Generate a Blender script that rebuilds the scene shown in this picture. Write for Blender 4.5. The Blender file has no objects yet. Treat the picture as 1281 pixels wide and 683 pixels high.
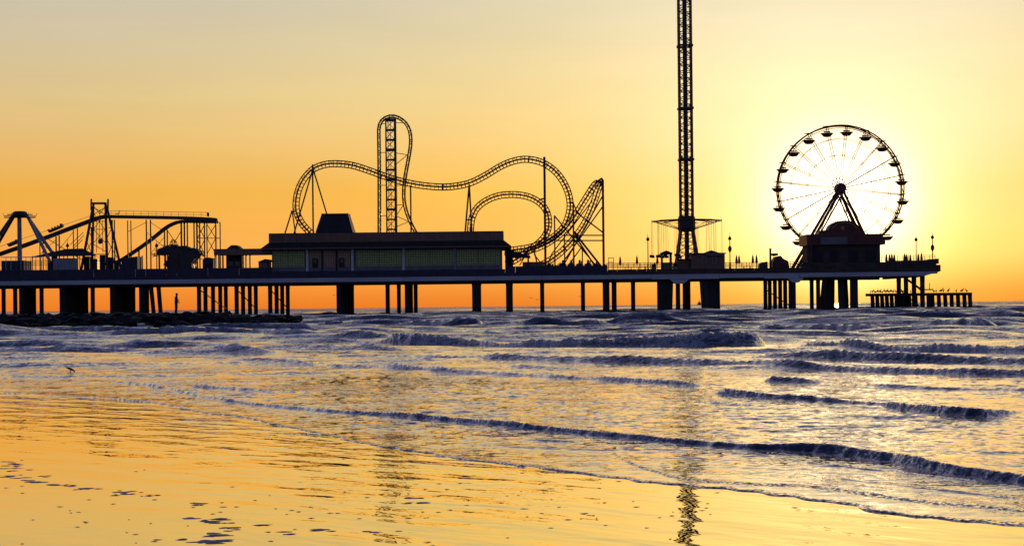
import bpy, bmesh, math, random
import numpy as np
from mathutils import Vector, Matrix

# ------------------------------------------------------------------ camera
F = 2000.0            # focal length in photo pixels (photo is 1281 x 683)
EYE = 1.6
CX, CY = 640.5, 383.2 # principal point / horizon in the middle column
ROLL = 0.01046
D = 360.0             # distance of the pier's front edge
SC = bpy.context.scene
COL = SC.collection
ct, st = math.cos(ROLL), math.sin(ROLL)

cam_d = bpy.data.cameras.new('camera')
cam = bpy.data.objects.new('camera', cam_d)
COL.objects.link(cam)
cam_d.sensor_width = 36.0
cam_d.lens = 36.0 * F / 1281.0
cam_d.shift_y = (CY - 341.5) / 1281.0
cam_d.clip_start = 0.1
cam_d.clip_end = 120000
right = Vector((ct, 0, -st)); up = Vector((st, 0, ct)); back = Vector((0, -1, 0))
m3 = Matrix((right, up, back)).transposed()
cam.matrix_world = Matrix.Translation((0, 0, EYE)) @ m3.to_4x4()
SC.camera = cam

# ------------------------------------------------------------------ sky, sun, exposure
def ray(px, py):
    u, v = px - CX, CY - py
    return Vector((u * ct + v * st, F, -u * st + v * ct)).normalized()
SUN = ray(1053, 281)
sun_el = math.asin(SUN.z); sun_az = math.atan2(SUN.x, SUN.y)

world = bpy.data.worlds.new('World'); SC.world = world; world.use_nodes = True
nt = world.node_tree; N = nt.nodes; L = nt.links
N.clear()
def _set(s, v):
    if isinstance(v, bpy.types.NodeSocket): L.new(v, s)
    else: s.default_value = v
def wm(op, a, b=None, c=None, clamp=False):
    n = N.new('ShaderNodeMath'); n.operation = op; n.use_clamp = clamp
    _set(n.inputs[0], a)
    if b is not None: _set(n.inputs[1], b)
    if c is not None: _set(n.inputs[2], c)
    return n.outputs[0]
def wv(op, a, b=None, sc=None):
    n = N.new('ShaderNodeVectorMath'); n.operation = op
    _set(n.inputs[0], a)
    if b is not None: _set(n.inputs[1], b)
    if sc is not None: _set(n.inputs[3], sc)
    return n.outputs['Value'] if op == 'DOT_PRODUCT' else n.outputs['Vector']
def wmap(x, a, b, c, d, interp='SMOOTHSTEP'):
    n = N.new('ShaderNodeMapRange'); n.interpolation_type = interp
    _set(n.inputs[0], x)
    for i, q in enumerate((a, b, c, d)): n.inputs[1 + i].default_value = q
    return n.outputs[0]
def wramp(x, stops):
    n = N.new('ShaderNodeValToRGB'); cr = n.color_ramp; cr.interpolation = 'EASE'
    cr.interpolation = 'LINEAR'
    while len(cr.elements) < len(stops): cr.elements.new(0.5)
    for e, (p, c) in zip(cr.elements, stops): e.position = p; e.color = (*c, 1)
    _set(n.inputs[0], x)
    return n.outputs[0]
tc = N.new('ShaderNodeTexCoord')
dirv = wv('NORMALIZE', tc.outputs['Generated'])
sep = N.new('ShaderNodeSeparateXYZ'); L.new(dirv, sep.inputs[0])
el = wm('MAXIMUM', sep.outputs[2], 0.0)
# sqrt scale gives the ramps resolution near the horizon
q = wm('SQRT', el)
near = wramp(q, [(0.0, (.86, .195, .016)), (.10, (.86, .24, .024)), (.18, (.83, .30, .05)), (.27, (.75, .34, .045)),
                 (.36, (.63, .465, .235)), (.44, (.47, .45, .40)), (.55, (.25, .285, .49)), (.72, (.09, .13, .41)), (1, (.042, .075, .31))])
far = wramp(q, [(0.0, (.15, .13, .20)), (.3, (.15, .15, .25)), (.55, (.085, .12, .29)), (1, (.042, .075, .31))])
hz = wv('NORMALIZE', wv('MULTIPLY', dirv, (1, 1, 0)))
caz = wv('DOT_PRODUCT', hz, (math.sin(sun_az), math.cos(sun_az), 0))
wfar = wmap(caz, .80, -.55, 0, 1)
mx = N.new('ShaderNodeMix'); mx.data_type = 'RGBA'
_set(mx.inputs['Factor'], wfar); L.new(near, mx.inputs['A']); L.new(far, mx.inputs['B'])
base = mx.outputs['Result']
th = wm('ARCCOSINE', wm('MINIMUM', wv('DOT_PRODUCT', dirv, tuple(SUN)), 0.9999999))
low = wmap(el, -0.002, 0.036, 0.02, 1)
g1 = wm('MULTIPLY', wm('EXPONENT', wm('MULTIPLY', th, -1 / .31)), low)
g2 = wm('EXPONENT', wm('MULTIPLY', wm('POWER', wm('MULTIPLY', th, 1 / .12), 2), -1))
g3 = wm('EXPONENT', wm('MULTIPLY', wm('POWER', wm('MULTIPLY', th, 1 / .037), 2), -1))
fe = wmap(el, 0, .11, 0, 1); fi = wm('SUBTRACT', 1.0, fe)       # the air reddens the glow towards the horizon
def glow(base_, g, lo, hi):
    base_ = wv('ADD', base_, wv('SCALE', lo, sc=wm('MULTIPLY', g, fi)))
    return wv('ADD', base_, wv('SCALE', hi, sc=wm('MULTIPLY', g, fe)))
base = wv('ADD', base, wv('SCALE', (.60, .46, .11), sc=g1))
base = glow(base, g2, (.25, .34, .05), (.34, .32, .38))
base = glow(base, g3, (1.4, 1.1, .5), (3.2, 3.0, 2.7))
# faint high cirrus streaks, as in the upper left of the view
nz = N.new('ShaderNodeTexNoise'); nz.inputs['Scale'].default_value = 3.0; nz.inputs['Detail'].default_value = 5
L.new(wv('MULTIPLY', dirv, (2.2, 2.2, 13)), nz.inputs['Vector'])
base = wv('SCALE', base, sc=wmap(nz.outputs[0], .3, .7, .975, 1.025, 'LINEAR'))
sky = N.new('ShaderNodeTexSky'); sky.sky_type = 'NISHITA'; sky.sun_disc = False
sky.sun_elevation = sun_el; sky.sun_rotation = sun_az
sky.air_density = 1.0; sky.dust_density = 1.5; sky.ozone_density = 1.0
mx2 = N.new('ShaderNodeMix'); mx2.data_type = 'RGBA'
_set(mx2.inputs['Factor'], wmap(el, .35, .85, 0, .6))
L.new(base, mx2.inputs['A']); L.new(wv('SCALE', sky.outputs[0], sc=0.10), mx2.inputs['B'])
bg = N.new('ShaderNodeBackground'); L.new(mx2.outputs['Result'], bg.inputs[0]); bg.inputs[1].default_value = 1.0
wo = N.new('ShaderNodeOutputWorld'); L.new(bg.outputs[0], wo.inputs[0])

sl = bpy.data.lights.new('sun', 'SUN'); sl.energy = 0.7; sl.angle = math.radians(0.5); sl.color = (1, .62, .30)
so = bpy.data.objects.new('sun', sl); COL.objects.link(so)
so.rotation_euler = SUN.to_track_quat('Z', 'Y').to_euler()

vs = SC.view_settings
vs.view_transform = 'Standard'; vs.look = 'None'; vs.exposure = 0; vs.gamma = 1; vs.use_curve_mapping = False
SC.cycles.use_denoising = True
SC.cycles.max_bounces = 6
SC.cycles.sample_clamp_indirect = 4
SC.cycles.caustics_reflective = False; SC.cycles.caustics_refractive = False

# ------------------------------------------------------------------ helpers
def hor(px): return CY - (np.asarray(px) - CX) * st / ct   # horizon row at a photo column
def S(px, py, Y):
    u, v = px - CX, CY - py
    return Vector(((u * ct + v * st) * Y / F, Y, EYE + (-u * st + v * ct) * Y / F))
def ground(px, py, z=0.0):
    u, v = px - CX, CY - py
    zz = -u * st + v * ct
    Y = (z - EYE) * F / zz
    return Vector(((u * ct + v * st) * Y / F, Y, z))

WL = {}
def tag(o, label=None, cat=None, group=None, kind=None):
    if label: o['label'] = label
    if cat: o['category'] = cat
    if group: o['group'] = group
    if kind: o['kind'] = kind
    return o
def thing(name, loc, label, cat, group=None):
    o = bpy.data.objects.new(name, None); COL.objects.link(o)
    o.location = loc; o.empty_display_size = .3
    WL[o.name] = Vector(loc)
    return tag(o, label, cat, group)
def child(mesh, name, parent, loc=(0, 0, 0), rot=(0, 0, 0), scale=(1, 1, 1)):
    o = bpy.data.objects.new(name, mesh); COL.objects.link(o)
    o.parent = parent; o.location = loc; o.rotation_euler = rot; o.scale = scale
    return o
def copy_tree(o, parent=None):
    c = o.copy(); COL.objects.link(c); c.parent = parent
    for ch in o.children: copy_tree(ch, c)
    return c

class MB:
    def __init__(s): s.v = []; s.f = []
    def add(s, vs_, fs):
        n = len(s.v); s.v += [Vector(a) for a in vs_]; s.f += [tuple(i + n for i in f) for f in fs]; return s
    def box(s, x0, x1, y0, y1, z0, z1):
        return s.add([(x, y, z) for z in (z0, z1) for y in (y0, y1) for x in (x0, x1)],
                     [(0, 2, 3, 1), (4, 5, 7, 6), (0, 1, 5, 4), (2, 6, 7, 3), (0, 4, 6, 2), (1, 3, 7, 5)])
    def bar(s, p, q_, r, n=6, r2=None):
        p, q_ = Vector(p), Vector(q_); d = (q_ - p)
        if d.length < 1e-6: return s
        d.normalize(); a = d.orthogonal().normalized()
        if abs(d.z) < .999: a = d.cross(Vector((0, 0, 1))).normalized()
        b = d.cross(a); r2 = r if r2 is None else r2
        vs_ = []
        for c, rr in ((p, r), (q_, r2)):
            for k in range(n):
                t = 2 * math.pi * (k + .5) / n
                vs_.append(c + (a * math.cos(t) + b * math.sin(t)) * rr * (1.414 if n == 4 else 1))
        fs = [(k, (k + 1) % n, n + (k + 1) % n, n + k) for k in range(n)]
        fs += [tuple(range(n - 1, -1, -1)), tuple(range(n, 2 * n))]
        return s.add(vs_, fs)
    def tube(s, pts, r, n=6, closed=False):
        pts = [Vector(p) for p in pts]; m = len(pts); vs_ = []
        for i, p in enumerate(pts):
            a = pts[(i - 1) % m] if (closed or i > 0) else p
            b = pts[(i + 1) % m] if (closed or i < m - 1) else p
            t = (b - a).normalized()
            y = Vector((0, 1, 0)); u = t.cross(y)
            if u.length < .05: u = t.cross(Vector((0, 0, 1)))
            u.normalize(); w = t.cross(u)
            rr = r[i] if isinstance(r, (list, tuple)) else r
            for k in range(n):
                g = 2 * math.pi * k / n
                vs_.append(p + (u * math.cos(g) + w * math.sin(g)) * rr)
        fs = []
        for i in range(m if closed else m - 1):
            j = (i + 1) % m
            for k in range(n):
                fs.append((i * n + k, i * n + (k + 1) % n, j * n + (k + 1) % n, j * n + k))
        if not closed: fs += [tuple(range(n - 1, -1, -1)), tuple(range((m - 1) * n, m * n))]
        return s.add(vs_, fs)
    def prism(s, poly, y0, y1):      # poly in XZ, extruded along Y
        n = len(poly)
        vs_ = [(x, y0, z) for x, z in poly] + [(x, y1, z) for x, z in poly]
        fs = [(k, (k + 1) % n, n + (k + 1) % n, n + k) for k in range(n)]
        return s.add(vs_, fs + [tuple(range(n - 1, -1, -1)), tuple(range(n, 2 * n))])
    def lathe(s, prof, c=(0, 0, 0), n=12, sx=1, sy=1):   # prof: (r, z)
        c = Vector(c); vs_ = []; m = len(prof)
        for r, z in prof:
            for k in range(n):
                g = 2 * math.pi * k / n
                vs_.append(c + Vector((r * sx * math.cos(g), r * sy * math.sin(g), z)))
        fs = [(i * n + k, i * n + (k + 1) % n, (i + 1) * n + (k + 1) % n, (i + 1) * n + k) for i in range(m - 1) for k in range(n)]
        fs += [tuple(range(n - 1, -1, -1)), tuple(range((m - 1) * n, m * n))]
        return s.add(vs_, fs)
    def mesh(s, name, mat, origin=(0, 0, 0)):
        o = Vector(origin); me = bpy.data.meshes.new(name)
        me.from_pydata([tuple(v - o) for v in s.v], [], s.f)
        bm = bmesh.new(); bm.from_mesh(me); bmesh.ops.recalc_face_normals(bm, faces=bm.faces); bm.to_mesh(me); bm.free()
        me.materials.append(mat); return me
    def build(s, name, mat, parent=None, origin=None, smooth=False):
        if parent is not None:
            og = WL[parent.name]; o = child(s.mesh(name, mat, og), name, parent)
        else:
            og = Vector(origin or (0, 0, 0)); o = bpy.data.objects.new(name, s.mesh(name, mat, og)); COL.objects.link(o); o.location = og
        WL[o.name] = og
        if smooth:
            for p in o.data.polygons: p.use_smooth = True
        return o

def catmull(pts, step):
    pts = [Vector(p) for p in pts]; P = [pts[0] * 2 - pts[1]] + pts + [pts[-1] * 2 - pts[-2]]
    out = []
    for i in range(1, len(P) - 2):
        a, b, c, d = P[i - 1:i + 3]
        for k in range(16):
            t = k / 16
            out.append(.5 * (2 * b + (c - a) * t + (2 * a - 5 * b + 4 * c - d) * t * t + (3 * b - a - 3 * c + d) * t ** 3))
    out.append(pts[-1])
    res = [out[0]]; acc = 0
    for a, b in zip(out, out[1:]):
        seg = (b - a).length
        while acc + seg >= step:
            t = (step - acc) / seg; a = a.lerp(b, t); res.append(a.copy()); seg = (b - a).length; acc = 0
        acc += seg
    return res

# ------------------------------------------------------------------ materials
def mat(name, c, rough=.6, metal=0.0, var=.25, scale=1.5, bump=.0, spec=.4, c2=None, stretch=(1, 1, 1)):
    m = bpy.data.materials.new(name); m.use_nodes = True
    t = m.node_tree; b = t.nodes['Principled BSDF']
    b.inputs['Roughness'].default_value = rough; b.inputs['Metallic'].default_value = metal
    b.inputs['Specular IOR Level'].default_value = spec
    g = t.nodes.new('ShaderNodeTexCoord'); mp = t.nodes.new('ShaderNodeMapping'); mp.inputs['Scale'].default_value = stretch
    t.links.new(g.outputs['Object'], mp.inputs['Vector'])
    n = t.nodes.new('ShaderNodeTexNoise'); n.inputs['Scale'].default_value = scale; n.inputs['Detail'].default_value = 6
    t.links.new(mp.outputs[0], n.inputs['Vector'])
    r = t.nodes.new('ShaderNodeValToRGB'); r.color_ramp.elements[0].position = .32; r.color_ramp.elements[1].position = .68
    lo = c2 or tuple(x * (1 - var) for x in c)
    r.color_ramp.elements[0].color = (*lo, 1); r.color_ramp.elements[1].color = (*[min(1, x * (1 + var * .6)) for x in c], 1)
    t.links.new(n.outputs[0], r.inputs[0]); t.links.new(r.outputs[0], b.inputs['Base Color'])
    if bump:
        bp = t.nodes.new('ShaderNodeBump'); bp.inputs['Strength'].default_value = .6; bp.inputs['Distance'].default_value = bump
        t.links.new(n.outputs[0], bp.inputs['Height']); t.links.new(bp.outputs[0], b.inputs['Normal'])
    return m
def grid_mat(name, c, joint, px_, pz_):
    m = mat(name, c, .35, 0, .25, 2.0); t = m.node_tree; b = t.nodes['Principled BSDF']
    src = b.inputs['Base Color'].links[0].from_socket
    br = t.nodes.new('ShaderNodeTexBrick'); br.offset = 0; br.inputs['Scale'].default_value = 1
    br.inputs['Brick Width'].default_value = px_; br.inputs['Row Height'].default_value = pz_; br.inputs['Mortar Size'].default_value = .05
    br.inputs['Mortar'].default_value = (*joint, 1)
    g = t.nodes.new('ShaderNodeTexCoord'); mp = t.nodes.new('ShaderNodeMapping'); mp.inputs['Rotation'].default_value = (-math.pi / 2, 0, 0)
    t.links.new(g.outputs['Object'], mp.inputs[0]); t.links.new(mp.outputs[0], br.inputs['Vector'])
    t.links.new(src, br.inputs['Color1']); t.links.new(src, br.inputs['Color2']); t.links.new(br.outputs[0], b.inputs['Base Color'])
    return m
M = dict(
    steel=mat('dark_steel', (.045, .04, .042), .5, .0, .35, .8),
    redsteel=mat('red_brown_steel', (.12, .035, .022), .45, .0, .3, .8),
    track=mat('track_red_steel', (.10, .030, .022), .45, 0, .3, .8),
    white=mat('white_paint', (.72, .72, .70), .5, 0, .15, 1.0),
    grey=mat('grey_paint', (.30, .30, .32), .5, 0, .2, 1.0),
    conc=mat('weathered_concrete', (.40, .38, .35), .85, 0, .35, .6, .02, .3, stretch=(1, 1, .35)),
    girder=mat('painted_girder', (.55, .55, .56), .7, 0, .2, .5, .0, .3, stretch=(.2, 1, 1)),
    pile=mat('wet_piling', (.045, .040, .036), .75, 0, .5, .7, .02, .3, stretch=(1, 1, .25)),
    wood=mat('deck_timber', (.09, .065, .05), .8, 0, .4, 1.2, .01, .2, stretch=(.3, 1, 1)),
    roof=mat('dark_roof', (.03, .03, .034), .75, 0, .3, .6, 0, .3),
    brown=mat('brown_panel', (.24, .14, .09), .65, 0, .2, .7, 0, .3),
    tan=grid_mat('tan_tile', (.50, .30, .13), (.12, .08, .05), .55, .55),
    green=grid_mat('green_tile', (.46, .55, .15), (.06, .08, .04), .55, .55),
    plaster=mat('dull_plaster', (.20, .18, .20), .85, 0, .2, .5, 0, .2),
    navy=mat('dark_cladding', (.05, .05, .075), .7, 0, .25, .5, 0, .3),
    glass=mat('dark_glass', (.02, .022, .025), .08, 0, .1, .5, 0, .6),
    red=mat('red_paint', (.13, .03, .02), .5, 0, .25, .8),
    canvas=mat('folded_canvas', (.16, .06, .05), .9, 0, .3, 3, .01, .1),
    bulb=mat('lamp_globe', (.75, .72, .66), .3, 0, .05, 1),
    rock=mat('wet_rock', (.011, .0105, .0105), .7, 0, .5, 1.4, .06, .15),
    skin=mat('skin', (.35, .2, .14), .6, 0, .1, 3), cloth=mat('dark_cloth', (.05, .05, .06), .9, 0, .3, 6, .003, .1),
    bird=mat('bird_feathers', (.10, .09, .085), .8, 0, .45, 14, .002, .1),
    leaf=mat('palm_leaf', (.05, .07, .025), .7, 0, .4, 3, 0, .2),
    log=mat('log_boat', (.16, .08, .04), .7, 0, .3, 2, .01, .2),
    chain=mat('chain_steel', (.10, .09, .09), .4, .3, .2, 3),
    shell=mat('foam_film', (.42, .42, .48), .8, 0, .5, 9, 0, .15),
)

# ------------------------------------------------------------------ sea and wet sand
rng = np.random.default_rng(7)
def sines(x, y, lam, n, seed, spread=1.0, head=-math.pi / 2):
    r = np.random.default_rng(seed); out = np.zeros_like(x, dtype=np.float32)
    for _ in range(n):
        k = 2 * math.pi / (lam * (.7 + .7 * r.random())); a = head + spread * r.normal(); p = r.random() * 6.283
        out += np.sin(k * (math.cos(a) * x + math.sin(a) * y) + p).astype(np.float32)
    return out / math.sqrt(n / 2)

def vnoise(x, y, seed):
    xi = np.floor(x); yi = np.floor(y); fx = (x - xi).astype(np.float32); fy = (y - yi).astype(np.float32)
    xi = xi.astype(np.int64); yi = yi.astype(np.int64)
    def h(a, b):
        n = (a * 374761393 + b * 668265263 + seed * 974634777) & 0xffffffff
        n = ((n ^ (n >> 13)) * 1274126177) & 0xffffffff
        return ((n ^ (n >> 16)) & 0xffff).astype(np.float32) / 32767.5 - 1
    fx = fx * fx * (3 - 2 * fx); fy = fy * fy * (3 - 2 * fy)
    a = h(xi, yi) * (1 - fx) + h(xi + 1, yi) * fx
    b_ = h(xi, yi + 1) * (1 - fx) + h(xi + 1, yi + 1) * fx
    return a * (1 - fy) + b_ * fy
def fbm(x, y, lam, seed, octs=4, gain=.6):
    out = np.zeros_like(x, dtype=np.float32); a = 1.0; tot = 0; c, s_ = .8, .6
    for o in range(octs):
        out += a * vnoise(x / lam + 17.3 * o, y / lam - 9.1 * o, seed + o); tot += a * a; a *= gain; lam *= .47; x, y = c * x - s_ * y, s_ * x + c * y
    return out / (math.sqrt(tot) * .5)

SHORE = [(-900, 468), (-400, 478), (-120, 486), (0, 490), (60, 494), (150, 499), (241, 514), (320, 528), (400, 543), (470, 557), (550, 570), (640, 580), (707, 590),
         (801, 602), (862, 608), (960, 614), (1056, 629), (1147, 645), (1281, 658), (1500, 690), (1900, 740), (2600, 800)]
def shore_p(px):
    xs = np.array([a for a, b in SHORE], float); ps = np.array([b for a, b in SHORE], float) - hor(xs)
    return np.interp(px, xs, ps)
# crests of the breakers: list of (px, py of the foot, height of the face in photo px), foam amount
CREST = [
    ([(150, 479, 0), (165, 481, 4), (212, 488, 3), (250, 498, 4), (320, 509, 6), (420, 518, 7), (495, 524, 8), (570, 530, 8), (640, 537, 10), (747, 548, 9), (841, 557, 9), (935, 566, 9), (1000, 569, 11), (1040, 572, 13), (1110, 582, 12), (1188, 599, 14), (1279, 611, 13), (1420, 626, 9), (1600, 640, 4), (1700, 650, 0)], .35),
    ([(890, 494, 0), (905, 497, 8), (960, 502, 6), (1010, 504, 6), (1060, 508, 5), (1100, 511, 4), (1120, 515, 9), (1185, 524, 12), (1232, 527, 13), (1262, 522, 6), (1285, 518, 0)], .45),
    ([(380, 457, 0), (420, 461, 5), (495, 464, 6), (570, 469, 6), (640, 471, 5), (715, 475, 6), (790, 480, 6), (865, 486, 5), (890, 487, 0)], .2),
    ([(950, 480, 0), (965, 481, 6), (1000, 482, 5), (1030, 483, 1), (1080, 484, 0)], .2),
    ([(330, 450, 0), (420, 451, 4), (520, 452, 4), (640, 455, 6), (715, 456, 6), (790, 457, 8), (880, 459, 7), (960, 461, 7), (1035, 464, 7), (1110, 467, 6), (1185, 470, 7), (1281, 472, 7), (1400, 474, 5), (1600, 476, 0)], .3),
    ([(930, 451, 0), (960, 452, 5), (1040, 453, 8), (1135, 456, 9), (1200, 457, 7), (1281, 458, 8), (1400, 459, 6), (1500, 459, 0)], .35),
    ([(440, 432, 0), (470, 430, 6), (500, 432, 12), (545, 433, 13), (575, 433, 12), (600, 433, 8), (640, 435, 10), (690, 436, 12), (740, 436, 13), (800, 435, 13), (860, 435, 14), (915, 435, 14), (945, 434, 10), (962, 432, 0)], .9),
    ([(995, 436, 0), (1010, 437, 10), (1050, 439, 11), (1100, 441, 8), (1150, 443, 11), (1190, 445, 16), (1230, 446, 14), (1281, 446, 15), (1380, 447, 12), (1480, 447, 0)], .9),
    ([(485, 410, 0), (500, 410, 6), (550, 410, 8), (595, 410, 6), (612, 409, 0)], .1),
    ([(650, 411, 0), (670, 411, 5), (720, 411, 6), (752, 410, 4), (765, 410, 0)], .3),
    ([(760, 408, 0), (780, 408, 6), (815, 408, 8), (835, 407, 3), (845, 407, 0)], .2),
    ([(910, 413, 0), (960, 414, 7), (1020, 414, 7), (1080, 414, 6), (1110, 413, 4), (1125, 413, 0)], .5),
    ([(1150, 413, 0), (1170, 413, 8), (1205, 413, 9), (1235, 412, 6), (1250, 412, 0)], .2),
    ([(1215, 405, 0), (1230, 405, 7), (1265, 405, 9), (1330, 405, 7), (1360, 405, 0)], .2),
    ([(1140, 395, 0), (1160, 395, 5), (1185, 395, 4), (1195, 395, 0)], .1),
    ([(415, 425, 0), (440, 425, 5), (460, 425, 7), (478, 425, 5), (500, 425, 0)], .5),
    ([(385, 411, 0), (400, 411, 6), (425, 411, 7), (442, 411, 3), (450, 411, 0)], .3),
    ([(-250, 428, 0), (-100, 427, 4), (0, 426, 5), (100, 425, 5), (200, 424, 6), (320, 424, 6), (380, 424, 3), (400, 424, 0)], .7),
    ([(130, 437, 0), (170, 437, 4), (250, 437, 6), (330, 437, 6), (410, 439, 5), (470, 441, 5), (540, 443, 3), (560, 443, 0)], .7),
    ([(-250, 447, 0), (-100, 447, 4), (0, 446, 5), (120, 446, 5), (230, 447, 5), (320, 448, 4), (350, 448, 0)], .5),
    ([(280, 455, 0), (320, 456, 4), (360, 457, 4), (390, 458, 2), (400, 458, 0)], .3),
    ([(235, 486, 0), (245, 486, 5), (275, 488, 4), (330, 492, 4), (390, 494, 3), (410, 495, 0)], .3),
    ([(225, 417, 0), (260, 417, 3), (320, 417, 4), (380, 416, 4), (420, 417, 0)], .9),
    ([(768, 562, 0), (778, 565, 4), (800, 566, 3), (812, 567, 0)], .3),
    ([(975, 577, 0), (990, 579, 5), (1027, 585, 6), (1060, 588, 5), (1110, 593, 4), (1160, 599, 6), (1215, 605, 5), (1240, 607, 0)], .35),
    ([(-500, 418, 0), (-300, 418, 3), (-60, 418, 2), (120, 418, 2), (200, 418, 0)], .8),
    ([(560, 421, 0), (600, 422, 4), (660, 423, 4), (700, 422, 0)], .7),
    ([(840, 423, 0), (880, 424, 3), (960, 425, 5), (1000, 425, 3), (1020, 425, 0)], .6),
    ([(650, 552, 0), (670, 553, 2.5), (715, 555, 2.5), (730, 555, 0)], .2),
    ([(560, 556, 0), (600, 559, 2), (690, 564, 2), (765, 566, 2), (780, 566, 0)], .25),
    ([(430, 533, 0), (460, 537, 2), (540, 545, 2), (600, 549, 1.5), (620, 550, 0)], .25),
    ([(1010, 596, 0), (1050, 602, 2.5), (1150, 615, 2.5), (1270, 628, 2.5), (1320, 632, 0)], .3),
    ([(660, 513, 0), (690, 514, 2.5), (730, 515, 2), (745, 515, 0)], .2),
    ([(860, 505, 0), (880, 507, 2.5), (940, 512, 2.5), (960, 513, 0)], .2),
    ([(600, 461, 0), (660, 463, 3), (720, 464, 2), (760, 465, 0)], .2),
    ([(1040, 483, 0), (1100, 487, 3), (1180, 490, 3), (1281, 493, 4), (1350, 495, 0)], .2),
]
SWASH = [(766, 571), (775, 577), (801, 588), (830, 596), (862, 603), (930, 607), (1000, 610), (1090, 622), (1170, 634), (1281, 643), (1400, 655)]

def build_sea():
    ys = [6.3]
    while ys[-1] < 420:
        y = ys[-1]; ys.append(y + min(max(y * y / 8000, .04), .09 + .0042 * y))
    while ys[-1] < 2600: ys.append(ys[-1] * 1.012)
    while ys[-1] < 45000: ys.append(ys[-1] * 1.15)
    Yr = np.array(ys, np.float32)
    a = np.linspace(-.44, .44, 900); ext = .44 * 1.22 ** np.arange(1, 14)
    a = np.concatenate([-ext[::-1], a, ext]).astype(np.float32)
    px = CX + F * a
    A, Y = np.meshgrid(a, Yr); X = A * Y; PX = CX + F * A
    dY = np.gradient(Yr)[:, None]
    P = F * EYE / Y
    sp = shore_p(px)[None, :]
    Ys = F * EYE / sp
    dist = (Y - Ys)                         # metres of depth seaward of the swash edge
    dist = dist + .22 * fbm(X, Y, 3.0, 33, 3) * np.clip(Y / 20, .4, 2) + .05 * sines(X, Y, .9, 6, 31, 3) * np.clip(Y / 20, .4, 2) + .05 * sines(X, Y, .35, 6, 32, 3)
    Z = np.zeros_like(Y); foam = np.zeros_like(Y)
    # wind ripples and chop by wavelength; only what this grid can carry
    near_amt = np.clip(dist / 4.5, .10, 1)
    off = np.clip((Y - 28) / 60, 0, 1)
    for i, (lam, sl_) in enumerate([(.16, .05), (.26, .05), (.42, .04), (.7, .03), (1.15, .035), (1.9, .085), (3.2, .095), (5.5, .09), (9, .06), (15, .03), (26, .014), (45, .012)]):
        lod = np.clip((lam / (dY * 2.2) - .6) / .8, 0, 1)
        if lam < 1.0: w = near_amt * (1 - .0 * off)
        elif lam < 3: w = .18 * near_amt + .9 * off
        else: w = off
        amp = sl_ * lam / (2 * math.pi)
        head = -math.pi / 2 - .35 * (1 - off.mean())
        s = sines(X, Y, lam, 10, 100 + i, .6 if lam < 1.5 else .20, -math.pi / 2 - .10)
        if lam >= 1.9: s = s + .35 * (s * s - 1)          # sharper crests
        if lam < 1.0:
            patch = np.clip(.75 + .5 * sines(X, Y * .5, lam * 9, 6, 300 + i, 3), .15, 1.6)
            s = s * patch
        Z += amp * lod * w * s
    calm = np.clip((3000 - Y) / 1500, 0, 1); Z *= calm
    # breakers
    n1 = fbm(X, Y, .45, 51, 4); n2 = fbm(X, Y, 1.7, 52, 4); n3 = fbm(X, Y * 2.2, .15, 53, 3)
    for ci, (pts, fo) in enumerate(CREST):
        c = np.array(pts, float); fx = c[:, 0]; fp = c[:, 1] - hor(fx)
        x = np.clip(px, fx[0], fx[-1])
        p = np.interp(x, fx, fp); hp = np.interp(x, fx, c[:, 2]); hp[(px <= fx[0]) | (px >= fx[-1])] = 0
        yc = F * EYE / p; H = hp * yc / F * np.interp(yc, [24, 32, 50, 60], [.74, 1.15, 1.2, 1.3])
        xw = (x - CX) / F * yc
        ls = .10 + .010 * yc.mean()
        wob = fbm(xw, xw * 0 + ci * 3.7, ls * 10, 500 + ci, 3, .45) * .7
        H = H * np.clip(.95 + .26 * fbm(xw, xw * 0 + ci * 5.1, ls * 12, 600 + ci, 4, .5), .45, 1.25)
        H = H.astype(np.float32)[None, :]; yc2 = (yc + wob * (H[0] * .9))[None, :].astype(np.float32)
        i0, i1 = np.searchsorted(Yr, [yc.min() - 4, yc.max() + 40])
        sl0 = slice(max(i0, 0), i1)
        Yq = Y[sl0]; wf = np.maximum(H * 1.9, dY[sl0] * 1.6) + 1e-4
        s = (Yq - yc2) / wf
        rough_ = np.clip(fo, .15, 1)
        s = s + rough_ * ((.05 * n1[sl0] + .14 * n3[sl0]) * (yc2 < 45) + .08 * n2[sl0])
        t = np.clip(s, 0, 1); front = t * t * (3 - 2 * t)
        backw = np.exp(-np.clip((s - 1) * wf / (H * 6.5 + 1e-4), 0, 30))
        prof = np.where(s < 1, front, backw)
        band = np.exp(-((s - .6) / .75) ** 2)
        Z[sl0] += H * prof * np.clip(dist[sl0] / .3, 0, 1)
        Z[sl0] += H * band * rough_ * (.045 * n2[sl0] + .06 * n1[sl0] + .13 * np.maximum(n3[sl0], -.4))
        fo_amt = fo * np.clip(H / (.012 * yc2 * .25 + 1e-4), 0, 1)
        foam[sl0] = np.maximum(foam[sl0], fo_amt * band * (.75 + .35 * n2[sl0]))
        trail = fo_amt * np.exp(-np.clip((s - 1) * wf / (H * 9 + 1e-4), 0, 30)) * (s > 1) + fo_amt * np.exp(-np.clip(-s * wf / (H * 5 + 1e-4), 0, 30)) * (s <= 0)
        foam[sl0] = np.maximum(foam[sl0], .5 * trail)
    # inner swash lobe: the edge of the last thin sheet of water
    c = np.array(SWASH, float); p = np.interp(px, c[:, 0], c[:, 1] - hor(c[:, 0])); ok = ((px > c[0, 0]) & (px < c[-1, 0]))
    yl = (F * EYE / p)[None, :]; s = (Y - yl + .04 * n2 + .02 * n1) / .10
    lob = np.where(ok[None, :], np.where(s < 1, np.clip(s, 0, 1), np.exp(-np.clip((s - 1) / 9, 0, 30))), 0)
    Z += .012 * lob; foam = np.maximum(foam, .4 * np.where(ok[None, :], np.exp(-((s - .6) / 1.0) ** 2), 0))
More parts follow.
